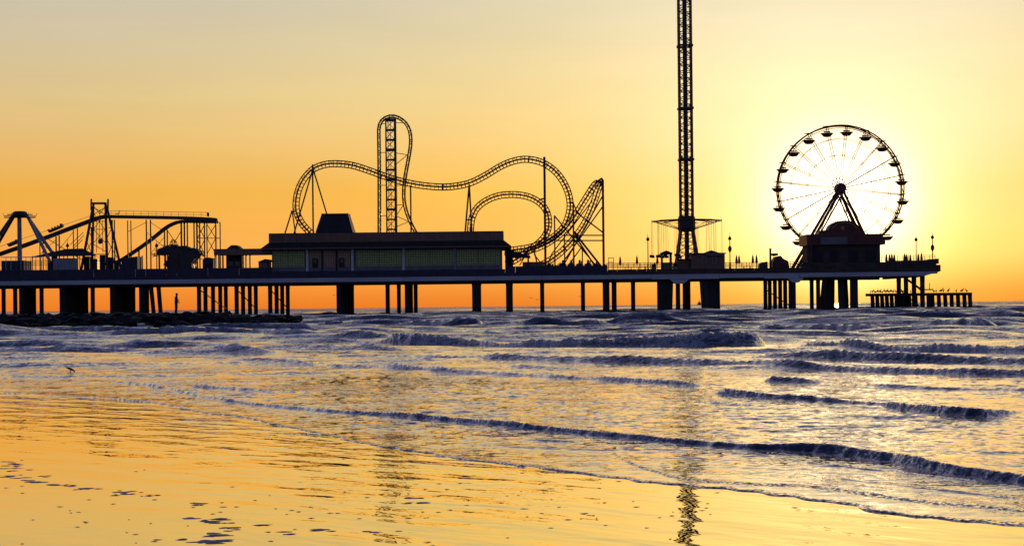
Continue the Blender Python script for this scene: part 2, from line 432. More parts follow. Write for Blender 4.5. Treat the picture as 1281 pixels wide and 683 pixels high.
    # the sheet of water thins out on the sand
    lvl = np.clip(dist / .12, -1.2, 1)
    lip = np.exp(-((dist - .10) / .09) ** 2)
    Zs = np.where(lvl > 0, .006 + .004 * lvl + .0025 * lip, -.03 + .036 * (lvl + 1.0).clip(0, 1))
    Z = Z * np.clip(dist / .5, 0, 1) + Zs + .03 * np.clip(dist / 10, 0, 1)
    Z = np.maximum(Z, np.where(dist > .0, .003, -.05))
    foam = np.maximum(foam, .45 * np.exp(-((dist - .06) / .10) ** 2))
    foam = np.maximum(foam, .30 * np.exp(-((dist - 1.1 - .5 * n2) / .12) ** 2) * (Y < 40))
    # drifting foam lace in the inner surf zone
    foam = np.maximum(foam, .22 * np.clip((Y - 45) / 15, 0, 1) * np.clip((110 - Y) / 40, 0, 1) * np.clip(.6 + .5 * n2, 0, 1))
    calm_ = np.clip(.16 + dist / 5.0, .16, 1)
    # the sheet breaks off where it is under the sand
    keep = dist > -.5
    nr, nc = Y.shape
    idx = np.arange(nr * nc).reshape(nr, nc)
    k = keep[:-1, :-1] | keep[1:, :-1] | keep[:-1, 1:] | keep[1:, 1:]
    q4 = np.stack([idx[:-1, :-1], idx[:-1, 1:], idx[1:, 1:], idx[1:, :-1]], -1)[k]
    used = np.zeros(nr * nc, bool); used[q4.ravel()] = True
    remap = np.cumsum(used) - 1
    q4 = remap[q4].astype(np.int32)
    co = np.stack([X, Y, Z], -1).reshape(-1, 3)[used].astype(np.float32)
    me = bpy.data.meshes.new('sea')
    me.vertices.add(len(co)); me.vertices.foreach_set('co', co.ravel())
    me.loops.add(q4.size); me.loops.foreach_set('vertex_index', q4.ravel())
    me.polygons.add(len(q4)); me.polygons.foreach_set('loop_start', np.arange(0, q4.size, 4, dtype=np.int32))
    me.polygons.foreach_set('loop_total', np.full(len(q4), 4, np.int32))
    me.polygons.foreach_set('use_smooth', np.ones(len(q4), bool))
    me.update(calc_edges=True)
    at = me.attributes.new('foam', 'FLOAT', 'POINT'); at.data.foreach_set('value', np.clip(foam, 0, 1).reshape(-1)[used].astype(np.float32))
    at = me.attributes.new('ripple', 'FLOAT', 'POINT'); at.data.foreach_set('value', calm_.reshape(-1)[used].astype(np.float32))
    o = bpy.data.objects.new('sea', me); COL.objects.link(o); tag(o, kind='structure')
    return o
sea = build_sea()

m = bpy.data.materials.new('sea_water'); m.use_nodes = True; sea.data.materials.append(m)
nt = m.node_tree; N = nt.nodes; L = nt.links
b = N['Principled BSDF']; out = N['Material Output']
b.inputs['Base Color'].default_value = (.008, .013, .045, 1); b.inputs['Roughness'].default_value = .05; b.inputs['IOR'].default_value = 1.6
geo = N.new('ShaderNodeNewGeometry')
def noise(scale, detail, vec, rough=.6):
    n = N.new('ShaderNodeTexNoise'); n.inputs['Scale'].default_value = scale; n.inputs['Detail'].default_value = detail; n.inputs['Roughness'].default_value = rough
    L.new(vec, n.inputs['Vector']); return n.outputs[0]
def bump(h, dist, strength=1.0, normal=None):
    n = N.new('ShaderNodeBump'); n.inputs['Strength'].default_value = strength; n.inputs['Distance'].default_value = dist
    L.new(h, n.inputs['Height'])
    if normal is not None: L.new(normal, n.inputs['Normal'])
    return n.outputs[0]
pos = geo.outputs['Position']
def nvec(scale, detail, k, stretch=(1, 1, 1)):
    n = N.new('ShaderNodeTexNoise'); n.inputs['Scale'].default_value = scale; n.inputs['Detail'].default_value = detail; n.inputs['Roughness'].default_value = .55
    L.new(wv('MULTIPLY', pos, stretch), n.inputs['Vector'])
    return wv('MULTIPLY', wv('SUBTRACT', n.outputs['Color'], (.5, .5, .5)), (k * .6, k, 0))
sy_ = N.new('ShaderNodeSeparateXYZ'); L.new(pos, sy_.inputs[0]); yy_ = sy_.outputs[1]
# ripple fields of growing size: capillary close in, chop and gust streaks further out
ra = N.new('ShaderNodeAttribute'); ra.attribute_name = 'ripple'
rip = wv('SCALE', wv('ADD', nvec(6.0, 4, .62, (.5, 1, 1)), nvec(15, 3, .65, (.6, 1, 1))), sc=ra.outputs['Fac'])
rip = wv('ADD', rip, wv('SCALE', (0, -1, 0), sc=wmap(yy_, 30, 200, 0, .20)))    # from the shore one sees the waves' landward faces
rip = wv('ADD', rip, wv('SCALE', nvec(1.0, 3, .75, (.45, 1, 1)), sc=wmap(yy_, 18, 70, .08, 1, 'LINEAR')))
rip = wv('ADD', rip, wv('SCALE', nvec(.20, 3, 1.0, (.35, 1, 1)), sc=wmap(yy_, 45, 140, 0, 1, 'LINEAR')))
rip = wv('ADD', rip, wv('SCALE', nvec(.035, 4, 1.3, (.30, 1, 1)), sc=wmap(yy_, 150, 420, 0, 1, 'LINEAR')))
fa = N.new('ShaderNodeAttribute'); fa.attribute_name = 'foam'
rip = wv('ADD', rip, wv('SCALE', nvec(26, 3, 3.0, (1, 1, 1.6)), sc=fa.outputs['Fac']))     # torn-up water on the breaking faces
bn = wv('NORMALIZE', wv('ADD', geo.outputs['Normal'], rip))
L.new(bn, b.inputs['Normal'])
fn = noise(7.0, 8, wv('MULTIPLY', pos, (.5, 1, 1)), .75)
fm = wm('MULTIPLY', wmap(fn, .36, .62, 0, 1), fa.outputs['Fac'])
fm = wmap(fm, .16, .60, 0, .75)
fb = N.new('ShaderNodeBsdfPrincipled'); fb.inputs['Base Color'].default_value = (.40, .41, .46, 1); fb.inputs['Roughness'].default_value = .7
L.new(bump(noise(32, 6, pos), .03), fb.inputs['Normal'])
gl = N.new('ShaderNodeBsdfGlossy'); gl.inputs['Color'].default_value = (.97, .87, .76, 1); gl.inputs['Roughness'].default_value = .05; L.new(bn, gl.inputs['Normal'])
mg = N.new('ShaderNodeMixShader'); lw = N.new('ShaderNodeLayerWeight'); lw.inputs['Blend'].default_value = .5; L.new(bn, lw.inputs['Normal'])
L.new(wm('MULTIPLY', wm('POWER', lw.outputs['Facing'], 5.5), wmap(yy_, 35, 100, 1.0, .1)), mg.inputs[0]); L.new(b.outputs[0], mg.inputs[1]); L.new(gl.outputs[0], mg.inputs[2])   # added warm gloss brightens the near water beyond its own reflection
ms = N.new('ShaderNodeMixShader'); L.new(fm, ms.inputs[0]); L.new(mg.outputs[0], ms.inputs[1]); L.new(fb.outputs[0], ms.inputs[2])
L.new(ms.outputs[0], out.inputs[0])

def build_sand():
    ys = np.concatenate([np.linspace(-60, 2, 12), np.arange(3, 60, .5), np.geomspace(61, 700, 40)])
    xs = np.concatenate([-np.geomspace(700, 31, 30), np.arange(-30, 30.1, .5), np.geomspace(31, 700, 30)])
    X, Y = np.meshgrid(xs, ys)
    Yc = np.maximum(Y, .8)
    pxs = CX + F * X / Yc; sp = shore_p(np.clip(pxs, -900, 2600))
    d = Y - F * EYE / sp
    Z = -.25 * np.clip((d - .8) / 14, 0, 1) - 1.5 * np.clip((d - 10) / 120, 0, 1)
    edge = np.clip((d + 15) / 15, 0, 1) ** 1.4 * np.clip((6 - d), 0, 1) * np.clip((3.0 - X) / 7, .16, 1)
    nr, nc = X.shape; idx = np.arange(nr * nc).reshape(nr, nc)
    q4 = np.stack([idx[:-1, :-1], idx[:-1, 1:], idx[1:, 1:], idx[1:, :-1]], -1).reshape(-1, 4)
    me = bpy.data.meshes.new('wet_sand')
    me.from_pydata(np.stack([X, Y, Z], -1).reshape(-1, 3).tolist(), [], q4.tolist())
    me.polygons.foreach_set('use_smooth', np.ones(len(q4), bool))
    at = me.attributes.new('edge', 'FLOAT', 'POINT'); at.data.foreach_set('value', edge.reshape(-1).astype(np.float32))
    o = bpy.data.objects.new('wet_sand', me); COL.objects.link(o); tag(o, kind='structure')
    return o
sand = build_sand()
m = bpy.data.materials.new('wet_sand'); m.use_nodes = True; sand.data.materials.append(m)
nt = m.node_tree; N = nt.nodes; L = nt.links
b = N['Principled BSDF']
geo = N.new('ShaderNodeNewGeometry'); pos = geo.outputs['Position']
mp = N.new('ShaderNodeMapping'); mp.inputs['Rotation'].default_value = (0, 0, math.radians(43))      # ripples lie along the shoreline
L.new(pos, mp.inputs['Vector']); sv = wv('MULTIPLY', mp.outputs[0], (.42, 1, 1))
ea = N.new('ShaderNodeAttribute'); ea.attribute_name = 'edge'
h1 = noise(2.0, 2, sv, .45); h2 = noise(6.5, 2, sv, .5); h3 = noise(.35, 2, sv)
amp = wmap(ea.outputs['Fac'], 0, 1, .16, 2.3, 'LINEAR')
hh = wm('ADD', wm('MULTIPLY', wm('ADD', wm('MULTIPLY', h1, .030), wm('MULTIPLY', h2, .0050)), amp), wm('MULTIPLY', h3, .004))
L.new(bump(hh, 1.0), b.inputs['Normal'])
cr = N.new('ShaderNodeValToRGB'); cr.color_ramp.elements[0].color = (.95, .68, .25, 1); cr.color_ramp.elements[1].color = (1.0, .80, .35, 1)  # gold of the reflected sky put into the sand's base colour
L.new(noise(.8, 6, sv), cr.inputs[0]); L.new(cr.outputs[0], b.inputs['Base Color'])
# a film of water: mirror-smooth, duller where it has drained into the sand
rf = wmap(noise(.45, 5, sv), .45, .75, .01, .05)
L.new(rf, b.inputs['Roughness']); b.inputs['Specular Tint'].default_value = (1.0, .92, .64, 1); b.inputs['Metallic'].default_value = .94   # metallic response and warm tint put extra golden sky sheen into the film

# ------------------------------------------------------------------ pier
def X_(px, Y=D, py=345): return S(px, py, Y).x
def Z_(px, py, Y=D): return S(px, py, Y).z
YB = D + 40
DECK = 9.2
pier = thing('pier', (0, D, 0), 'long dark amusement pier on concrete pilings crossing the surf to the sea', 'pier')
xl, xr = X_(-330), X_(1177)
MB().box(xl, xr - .6, D + .5, YB, 8.0, DECK).build('deck', M['wood'], pier)
# fascia girders, one per span
edges = [-330, -240, -150, -60, 12, 62, 118, 184, 246, 336, 420, 505, 596, 637, 678, 729, 762, 815]
for k, (a, b_) in enumerate(zip(edges, edges[1:])):
    x0, x1 = X_(a) + .025, X_(b_) - .025
    MB().box(x0, x1, D, D + .45, 7.5, 8.44).build('girder', M['girder'], pier)
for a, b_, zb in ((815, 900, 7.35), (900, 956, 7.5), (956, 1000, 7.25), (1000, 1075, 7.5), (1075, 1157, 7.5)):
    x0, x1 = X_(a) + .025, X_(b_) - .025
    MB().box(x0, x1, D, D + .45, zb, 8.44).build('girder', M['girder'], pier)
# haunches under the girders where the ride bases stand
for a, b_, zz in ((838, 862, 6.3), (985, 1006, 6.3), (1157, 1176, 8.44)):
    x0, x1 = X_(a), X_(b_)
    if a == 1157: MB().prism([(x0 + .05, 7.5), (x0 + .05, 8.44), (x1, 8.44)], D + .05, D + .45).build('haunch', M['girder'], pier)
    else: MB().prism([(x0, 7.3), (x0 + 1.2, zz), (x1 - 1.2, zz), (x1, 7.3)], D + .06, D + 2.5).build('haunch', M['girder'], pier)
# dark under-beams
MB().box(xl, X_(815), D + .5, D + 1.2, 7.1, 7.98).build('edge_beam', M['pile'], pier)
MB().box(X_(815), X_(1150), D + .5, D + 1.2, 7.15, 7.98).build('edge_beam', M['pile'], pier)
MB().box(xl, X_(815), YB - 1.2, YB - .1, 7.25, 7.98).build('edge_beam', M['pile'], pier)
MB().box(X_(815), X_(1150), YB - 1.2, YB - .1, 7.25, 7.98).build('edge_beam', M['pile'], pier)
# kick boards / parapet along the front edge: individual panels
def parapet(a, b_, ztop, n, y=D + .15, m_='navy'):
    xs = np.linspace(X_(a), X_(b_), n + 1)
    for x0, x1 in zip(xs, xs[1:]):
        MB().box(x0 + .02, x1 - .02, y, y + .18, 8.46, ztop).build('parapet_panel', M[m_], pier)
parapet(-330, 0, 11.2, 18); parapet(0, 338, 10.9, 26); parapet(338, 632, 10.0, 18); parapet(632, 760, 10.6, 10)
parapet(760, 1005, 9.65, 20, m_='wood'); parapet(1005, 1110, 10.7, 8, m_='wood'); parapet(1110, 1172, 11.0, 6, m_='wood')
# the two stepped blocks at the seaward end
MB().box(X_(1172) + .05, X_(1175), D + .2, YB - 1, 10.2, 11.35).build('end_block', M['wood'], pier)
MB().box(X_(1172) + .05, X_(1177), D + .1, YB - .5, 8.46, 9.95).build('end_block', M['wood'], pier)

# pilings: each bent is a row running back under the deck
pil_me = MB().lathe([(.52, -9.2), (.52, -1.9), (.55, -1.4), (.55, .0)], n=8).mesh('piling', M['pile'])
big_me = MB().box(-.8, .8, -.8, .8, -9.2, 0).mesh('piling', M['pile'])
def pile(x, y, w=1.0, tilt=0.0, me=pil_me, top=7.99): child(me, 'piling', pier, (x, y - D, top), (0, tilt, 0), (w, w, 1))
def bent(px_front, px_all, w=.95, tilt=0, depths=None):
    uf = px_front - CX
    for p_ in px_all:
        Y = D + 1.5 + max(0, D * (uf / (p_ - CX) - 1)) if abs(uf) > 120 else D + 2
        Y = min(Y, YB - 1.5)
        pile(S(p_, 370, Y).x, Y, w, tilt)
    x0 = X_(px_front, D + 1.5)
    MB().box(x0 - .45, x0 + .45, D + 1.25, YB - 1.25, 7.32, 7.97).build('pile_cap', M['conc'], pier)
bent(-150, [-150, -140, -130, -120, -112]); bent(-80, [-80, -70, -62, -54, -46])
bent(4.5, [4.5]); bent(19, [19]); bent(27, [27, 31, 35, 39, 42], 1.15); bent(52, [52]); bent(78, [78, 83, 88, 93, 98, 103, 107], 1.25); bent(116, [116])
bent(141, [141, 145, 149, 153, 157, 161, 166], 1.25); bent(177, [177, 180, 183.5], 1.1); bent(188.5, [188.5], tilt=-.09); bent(198, [198], .95, -.07)
bent(249, [249, 257, 266.5, 275.5, 282.5]); bent(296, [296, 304, 312.5, 320]); bent(338, [338, 346, 353, 360])
bent(424, [424, 428, 432, 436, 440], 1.1); bent(485, [485, 499]); bent(509, [509, 514, 520])
for c_, k in ((596, 2.0), (637, 1.5)):
    for j in range(4): pile(X_(c_, D + 2 + j * 11), D + 2 + j * 11, k)
    MB().box(X_(c_) - .7, X_(c_) + .7, D + 1.25, YB - 1.25, 7.32, 7.97).build('pile_cap', M['conc'], pier)
for c_ in (678, 729):
    for j in range(4): pile(X_(c_, D + 2 + j * 11), D + 2 + j * 11, .92)
    MB().box(X_(c_) - .5, X_(c_) + .5, D + 1.25, YB - 1.25, 7.32, 7.97).build('pile_cap', M['conc'], pier)
for j in range(5): pile(X_(768, D + 2 + j * 9), D + 2 + j * 9, 1.1)
for j in range(3): pile(X_(758, D + 2 + j * 11), D + 2 + j * 11, 1.5)
MB().box(X_(753), X_(771), D + 1.25, YB - 1.25, 7.32, 7.97).build('pile_cap', M['conc'], pier)
bent(792, [792])
def pier_leg(pts_top, pts_bot, y0, y1, m_='pile'):   # a broad raked pier leg
    (a, b_), (c, d) = pts_top, pts_bot
    MB().prism([(X_(c), -1.2), (X_(a), 7.3), (X_(b_), 7.3), (X_(d), -1.2)], y0, y1).build('pier_leg', M[m_], pier)
pier_leg((824, 843), (824, 841), D + 1.3, D + 4.5); pile(X_(849), D + 2, 1.0); pile(X_(858), D + 3, .9); pile(X_(863.5), D + 4, .9)
pier_leg((877, 887), (880, 890), D + 1.3, D + 3.5); pier_leg((888, 902), (888, 902), D + 2, D + 5)
bent(993, [957.5, 963, 969.5, 976, 982.3, 989, 993]); bent(1032, [1015.5, 1023.5, 1031.5])
for t_, bo in (((1037, 1041), (1032, 1036)), ((1041, 1046), (1037, 1042)), ((1045, 1050), (1043, 1049))): pier_leg(t_, bo, D + 4 + t_[0] % 3, D + 6 + t_[0] % 3)
pier_leg((1052, 1058), (1053, 1060), D + 2, D + 4); pier_leg((1058, 1066), (1060, 1068), D + 5, D + 7); pier_leg((1067, 1075), (1067, 1075), D + 1.5, D + 3.5)
bent(1154, [1124.5, 1133.5, 1143.5, 1154], 1.05)
for a, b_ in ((-330, 100), (100, 420), (420, 753)):
    MB().bar((X_(a) + .05, D + 1.7, 6.95), (X_(b_) - .05, D + 1.7, 6.95), .13, 8).build('service_pipe', M['steel'], pier)
for a, b_ in ((249, 282.5), (296, 320), (338, 360), (957.5, 993), (1124.5, 1154)):
    Yb = D + 34
    MB().bar(S(a, 362, D + 3 if a < 640 else Yb), S(b_, 386, Yb if a < 640 else D + 3), .13, 5).build('cross_brace', M['pile'], pier)
# access stair under the end of the deck
MB().bar(S(1134, 349, D + 12), S(1152, 362, D + 12), .22, 4).build('stair_stringer', M['steel'], pier)
MB().box(X_(1151, D + 12), X_(1166, D + 12), D + 11, D + 13, Z_(1158, 363, D + 12), Z_(1158, 361.6, D + 12)).build('landing', M['steel'], pier)
MB().bar(S(1163, 362, D + 12), S(1163, 354, D + 12), .09, 6).build('pole', M['steel'], pier)

# ------------------------------------------------------------------ low fishing jetty by the pier's end
YJ = D + 14
jet = thing('fishing_jetty', (X_(1150, YJ), YJ, 0), 'low flat-topped jetty on stubby piles beneath the pier end', 'jetty')
for a, b_ in ((1087, 1122), (1122, 1157), (1157, 1190), (1190, 1216)):
    MB().box(X_(a, YJ) + .02, X_(b_, YJ) - .02, YJ, YJ + 4, Z_(1150, 370, YJ), Z_(1150, 366.5, YJ)).build('cap_beam', M['pile'], jet)
for p_ in (1091, 1097, 1103, 1109, 1115, 1121, 1129, 1137, 1145, 1153, 1161, 1166, 1174, 1182, 1190, 1198, 1206, 1213):
    for y in (YJ + .8, YJ + 3.1):
        x = X_(p_, y); MB().bar((x + .15, y, -1.2), (x, y, Z_(1150, 370, YJ)), .48, 8).build('pile', M['pile'], jet)
def bird_mesh():
    mb = MB()
    mb.tube([(-.30, 0, .20), (-.16, 0, .22), (0, 0, .25), (.13, 0, .30), (.17, 0, .40), (.20, 0, .47), (.25, 0, .49), (.36, 0, .46)],
            [.015, .07, .115, .085, .045, .05, .045, .01], 8)
    mb.bar((.0, .03, .2), (.02, .03, 0), .014, 5).bar((.0, -.03, .2), (.02, -.03, 0), .014, 5)
    return mb.mesh('sea_bird', M['bird'])
bme = bird_mesh(); random.seed(4)
bx = [1089, 1091.5, 1094, 1095.5, 1098, 1100.5, 1102, 1104, 1107, 1109, 1111.5, 1113, 1116, 1118, 1120.5, 1129, 1139, 1168, 1171, 1177, 1180, 1186, 1196, 1203, 1209]
for i, p_ in enumerate(bx):
    Y = YJ + .5 + 2.6 * random.random()
    o = bpy.data.objects.new('sea_bird', bme); COL.objects.link(o)
    o.location = (X_(p_, Y), Y, Z_(1150, 366.5, YJ)); s_ = 1.3 + .5 * random.random(); o.scale = (s_, s_, s_ * (1 + .3 * random.random())); o.rotation_euler.z = random.random() * 6.3
    tag(o, 'small dark sea bird perched on the low flat jetty', 'bird', 'birds perched on the low jetty')

# ------------------------------------------------------------------ arcade building on the pier
def deckthing(name, px, Y, label, cat, group=None): return thing(name, (X_(px, Y), Y, DECK), label, cat, group)
YA = D + 4
arc = deckthing('arcade_building', 484, YA, 'long flat-roofed pavilion with green tiled front and brown parapet', 'building')
x0, x1 = X_(340, YA), X_(628, YA)
zb, zp, zt = DECK, Z_(484, 332.8, YA), Z_(484, 311, YA)
MB().box(x0, x1, YA + .35, YA + 22, zb, zt).build('wall', M['plaster'], arc)
MB().box(x0 - .1, x1 + .1, YA, YA + .33, zb, zp).build('plinth', M['plaster'], arc)
def panel(a, b_, m_):
    MB().box(X_(a, YA), X_(b_, YA), YA + .12, YA + .33, zp + .01, zt - .5).build('tile_panel', M[m_], arc)
    MB().box(X_(a, YA), X_(b_, YA), YA + .06, YA + .32, zt - .48, zt - .02).build('head_band', M['plaster'], arc)
for a, b_ in ((341, 361), (361.5, 381.5), (446, 474), (474.5, 503), (507, 537), (537.5, 568), (571, 598), (598.5, 626)): panel(a, b_, 'green')
for a, b_ in ((387, 402), (404.5, 420), (422.5, 438)): panel(a, b_, 'tan')
for a, m_ in ((384.5, 'white'), (441, 'white'), (505, 'white'), (569.3, 'grey')):
    MB().box(X_(a, YA) - .26, X_(a, YA) + .26, YA - .12, YA + .3, zb, zt - .02).build('column', M[m_], arc)
for a in (403.3, 421.3): MB().box(X_(a, YA) - .18, X_(a, YA) + .18, YA - .12, YA + .3, zb, zt - .02).build('column', M['roof'], arc)
for a, b_ in ((391, 398), (424.3, 431)):
    d_ = MB().box(X_(a, YA), X_(b_, YA), YA - .04, YA + .10, Z_(394, 335, YA), Z_(394, 323.4, YA)).build('door', M['roof'], arc)
    MB().box(X_(a, YA) + .25, X_(b_, YA) - .25, YA - .07, YA - .042, Z_(394, 329, YA), Z_(394, 324.6, YA)).build('door_glass', M['glass'], d_)
ze = Z_(484, 308, YA)
MB().prism([(X_(328, YA), zt), (X_(328, YA), zt + .28), (X_(338, YA), Z_(484, 302.5, YA)), (X_(631, YA), Z_(484, 302.5, YA)), (X_(640, YA), zt + .28), (X_(640, YA), zt)], YA - 1.6, YA + 23).build('roof', M['roof'], arc)
MB().box(X_(328, YA), X_(640, YA), YA - 1.75, YA - 1.62, zt + .02, zt + .30).build('gutter', M['brown'], arc)
xs = np.linspace(X_(337, YA), X_(630.5, YA), 18)
for a, b_ in zip(xs, xs[1:]):
    MB().box(a + .03, b_ - .03, YA - .6, YA - .4, Z_(484, 302.4, YA), Z_(484, 291.2, YA)).build('parapet_panel', M['brown'], arc)
MB().box(xs[0], xs[-1], YA - .38, YA + 20, Z_(484, 302.4, YA), Z_(484, 290.6, YA)).build('upper_wall', M['navy'], arc)
hat = MB(); yh = YA + 6
hx = [X_(397, yh), X_(443.5, yh), X_(437, yh), X_(404, yh)]; hz0, hz1 = Z_(420, 291.5, yh), Z_(420, 268.5, yh)
hat.add([(hx[0], yh - 3, hz0), (hx[1], yh - 3, hz0), (hx[1], yh + 5, hz0), (hx[0], yh + 5, hz0),
         (hx[3], yh - 1.6, hz1), (hx[2], yh - 1.6, hz1), (hx[2], yh + 3.6, hz1), (hx[3], yh + 3.6, hz1)],
        [(0, 1, 5, 4), (1, 2, 6, 5), (2, 3, 7, 6), (3, 0, 4, 7), (4, 5, 6, 7), (3, 2, 1, 0)])
hat.build('roof_lantern', M['roof'], arc)
MB().box(hx[3] - .05, hx[2] + .05, yh - 1.7, yh + 3.7, hz1 + .005, hz1 + .16).build('lantern_cap', M['navy'], arc)

# flat canopy annex left of it
Yc = D + 5
cn = deckthing('entrance_canopy', 303, Yc, 'low brown flat canopy on posts beside the tiled pavilion', 'canopy')
MB().box(X_(268, Yc), X_(338.5, Yc), Yc - .2, Yc, Z_(300, 319, Yc), Z_(300, 311.3, Yc)).build('fascia', M['brown'], cn)
MB().box(X_(268, Yc), X_(338.5, Yc), Yc + .01, Yc + 9, Z_(300, 318, Yc), Z_(300, 311.8, Yc)).build('roof', M['roof'], cn)
MB().prism([(X_(282, Yc), Z_(292, 311.7, Yc)), (X_(288.5, Yc), Z_(292, 306.5, Yc)), (X_(295, Yc), Z_(292, 306.5, Yc)), (X_(301, Yc), Z_(292, 311.7, Yc))], Yc + 1, Yc + 6).build('roof_cap', M['roof'], cn)
for p_ in (269.5, 274, 279, 304.5, 308, 313):
    x = X_(p_, Yc + .4); MB().box(x - .16, x + .16, Yc + .3, Yc + .62, DECK, Z_(300, 318.02, Yc)).build('post', M['steel'], cn)
kb = deckthing('ticket_booth', 293, Yc + 3, 'dark blue booth under the brown flat canopy', 'booth')
MB().box(X_(283, Yc + 3), X_(303, Yc + 3), Yc + 3, Yc + 6, DECK, Z_(293, 319.6, Yc + 3)).build('wall', M['navy'], kb)
for a, b_ in ((286, 292), (294, 300)): MB().box(X_(a, Yc + 3), X_(b_, Yc + 3), Yc + 2.94, Yc + 2.99, Z_(293, 333, Yc + 3), Z_(293, 327, Yc + 3)).build('window', M['glass'], kb)
sh = deckthing('small_shed', 330, Yc - 2, 'small gabled shed standing at the pavilion corner', 'shed')
ys_ = Yc - 2
MB().box(X_(323.5, ys_), X_(337, ys_), ys_, ys_ + 3, DECK, Z_(330, 327.5, ys_)).build('wall', M['brown'], sh)
MB().prism([(X_(322.5, ys_), Z_(330, 327.6, ys_)), (X_(332, ys_), Z_(330, 324, ys_)), (X_(339, ys_), Z_(330, 325, ys_)), (X_(339, ys_), Z_(330, 327.6, ys_))], ys_ - .3, ys_ + 3.3).build('roof', M['roof'], sh)
MB().box(X_(334.5, ys_), X_(336.5, ys_), ys_ - .05, ys_ - .005, DECK, Z_(330, 329, ys_)).build('door', M['navy'], sh)
hu = deckthing('rounded_kiosk', 260, D + 6, 'dark kiosk with rounded roof next to the brown canopy', 'kiosk')
yk = D + 6
arcp = [(X_(253.5, yk), DECK), (X_(267, yk), DECK), (X_(267, yk), Z_(260, 326, yk))] + [(X_(260.2 + 6.9 * math.cos(t), yk), Z_(260, 326 - 4 * math.sin(t), yk)) for t in np.linspace(.3, 2.84, 8)] + [(X_(253.5, yk), Z_(260, 326, yk))]
MB().prism(arcp, yk, yk + 4).build('body', M['navy'], hu)
MB().box(X_(256, yk), X_(264.5, yk), yk - .05, yk - .004, DECK + .9, Z_(260, 330, yk)).build('shutter', M['roof'], hu)

# ------------------------------------------------------------------ roller coaster
YCO = D + 16
co = deckthing('roller_coaster', 560, YCO, 'dark steel roller coaster with vertical lift tower and looping ladder-like track', 'roller coaster')
def track(pts, w=1.45, spacing=.92, edge_on=False, name='track'):
    P = catmull([S(a, b_, y) for a, b_, y in pts], spacing)
    n = len(P); r1 = []; r2 = []; sp_ = []
    for i, p in enumerate(P):
        t = (P[min(i + 1, n - 1)] - P[max(i - 1, 0)]).normalized()
        nn = Vector((0, 1, 0)) if edge_on else Vector((-t.z, 0, t.x)).normalized()
        bb = t.cross(nn).normalized()
        r1.append(p + nn * w / 2); r2.append(p - nn * w / 2); sp_.append(p + bb * (.55 if edge_on else .75))
    tr = MB().tube(sp_, .19, 6).build('spine_tube', M['track'], co, smooth=True)
    MB().tube(r1, .13, 6).build('rail', M['track'], tr, smooth=True); MB().tube(r2, .13, 6).build('rail', M['track'], tr, smooth=True)
    t_ = MB()
    for i in range(n):
        t_.bar(r1[i], r2[i], .075, 4); t_.bar(r1[i], sp_[i], .06, 4); t_.bar(r2[i], sp_[i], .06, 4)
        if i % 2 == 0 and i + 1 < n: t_.bar(r1[i], sp_[i + 1], .045, 4)
    tag(t_.build('cross_tie', M['track'], tr), kind='stuff')
    for i in range(6, n, 24):      # heavier joint frames between track sections
        MB().bar(r1[i] + (r1[i] - r2[i]) * .04, r2[i] - (r1[i] - r2[i]) * .04, .17, 4).build('joint_frame', M['track'], tr)
y1, y2 = YCO, YCO + 9
track([(390, 293, y1 + 3), (383, 286, y1 + 2), (376, 277, y1 + 1), (370.5, 262, y1), (372, 243, y1), (379, 226, y1), (391, 212.5, y1), (405, 206.5, y1), (420, 205, y1), (440, 207, y1 + 1),
       (460, 213, y1 + 2), (485, 222, y1 + 3), (510, 229, y1 + 3), (535, 233, y1 + 3), (560, 234, y1 + 3), (585, 230, y1 + 2), (605, 221, y1 + 2), (625, 209, y1 + 1), (640, 202.5, y1),
       (655, 199.5, y1), (670, 201, y1), (683, 206, y1), (696, 216, y1 + 1), (706, 230, y1 + 2), (712, 246, y1 + 3), (713, 262, y1 + 4), (708, 279, y1 + 5), (699, 291, y1 + 6), (685, 301, y1 + 7), (665, 309, y1 + 8), (645, 312.5, y1 + 9), (630, 314, y1 + 10)])
track([(588, 300, y2), (588.5, 289, y2), (590, 275, y2), (595.5, 262, y2), (606, 252.5, y2), (622, 245.5, y2), (640, 243.5, y2), (658, 245.5, y2), (672, 251.5, y2), (682.5, 262, y2 - 1), (686.5, 277, y2 - 2), (684, 291, y2 - 3), (676, 302, y2 - 4), (661, 314, y2 - 5), (645, 325, y2 - 6), (630, 332, y2 - 7)])
track([(632, 318, y1 + 6), (655, 315, y1 + 5), (675, 309, y1 + 4), (690, 301, y1 + 4), (704, 290, y1 + 3), (715, 277, y1 + 3), (725, 261, y1 + 3), (735, 245, y1 + 3), (742, 234, y1 + 3.5), (747, 229, y1 + 5), (749.5, 232, y1 + 6.5), (747, 241, y1 + 7), (743, 253, y1 + 7), (737, 268, y1 + 7), (728, 285, y1 + 7), (715, 302, y1 + 7), (700, 317, y1 + 7), (684, 328, y1 + 7), (668, 336, y1 + 7)])
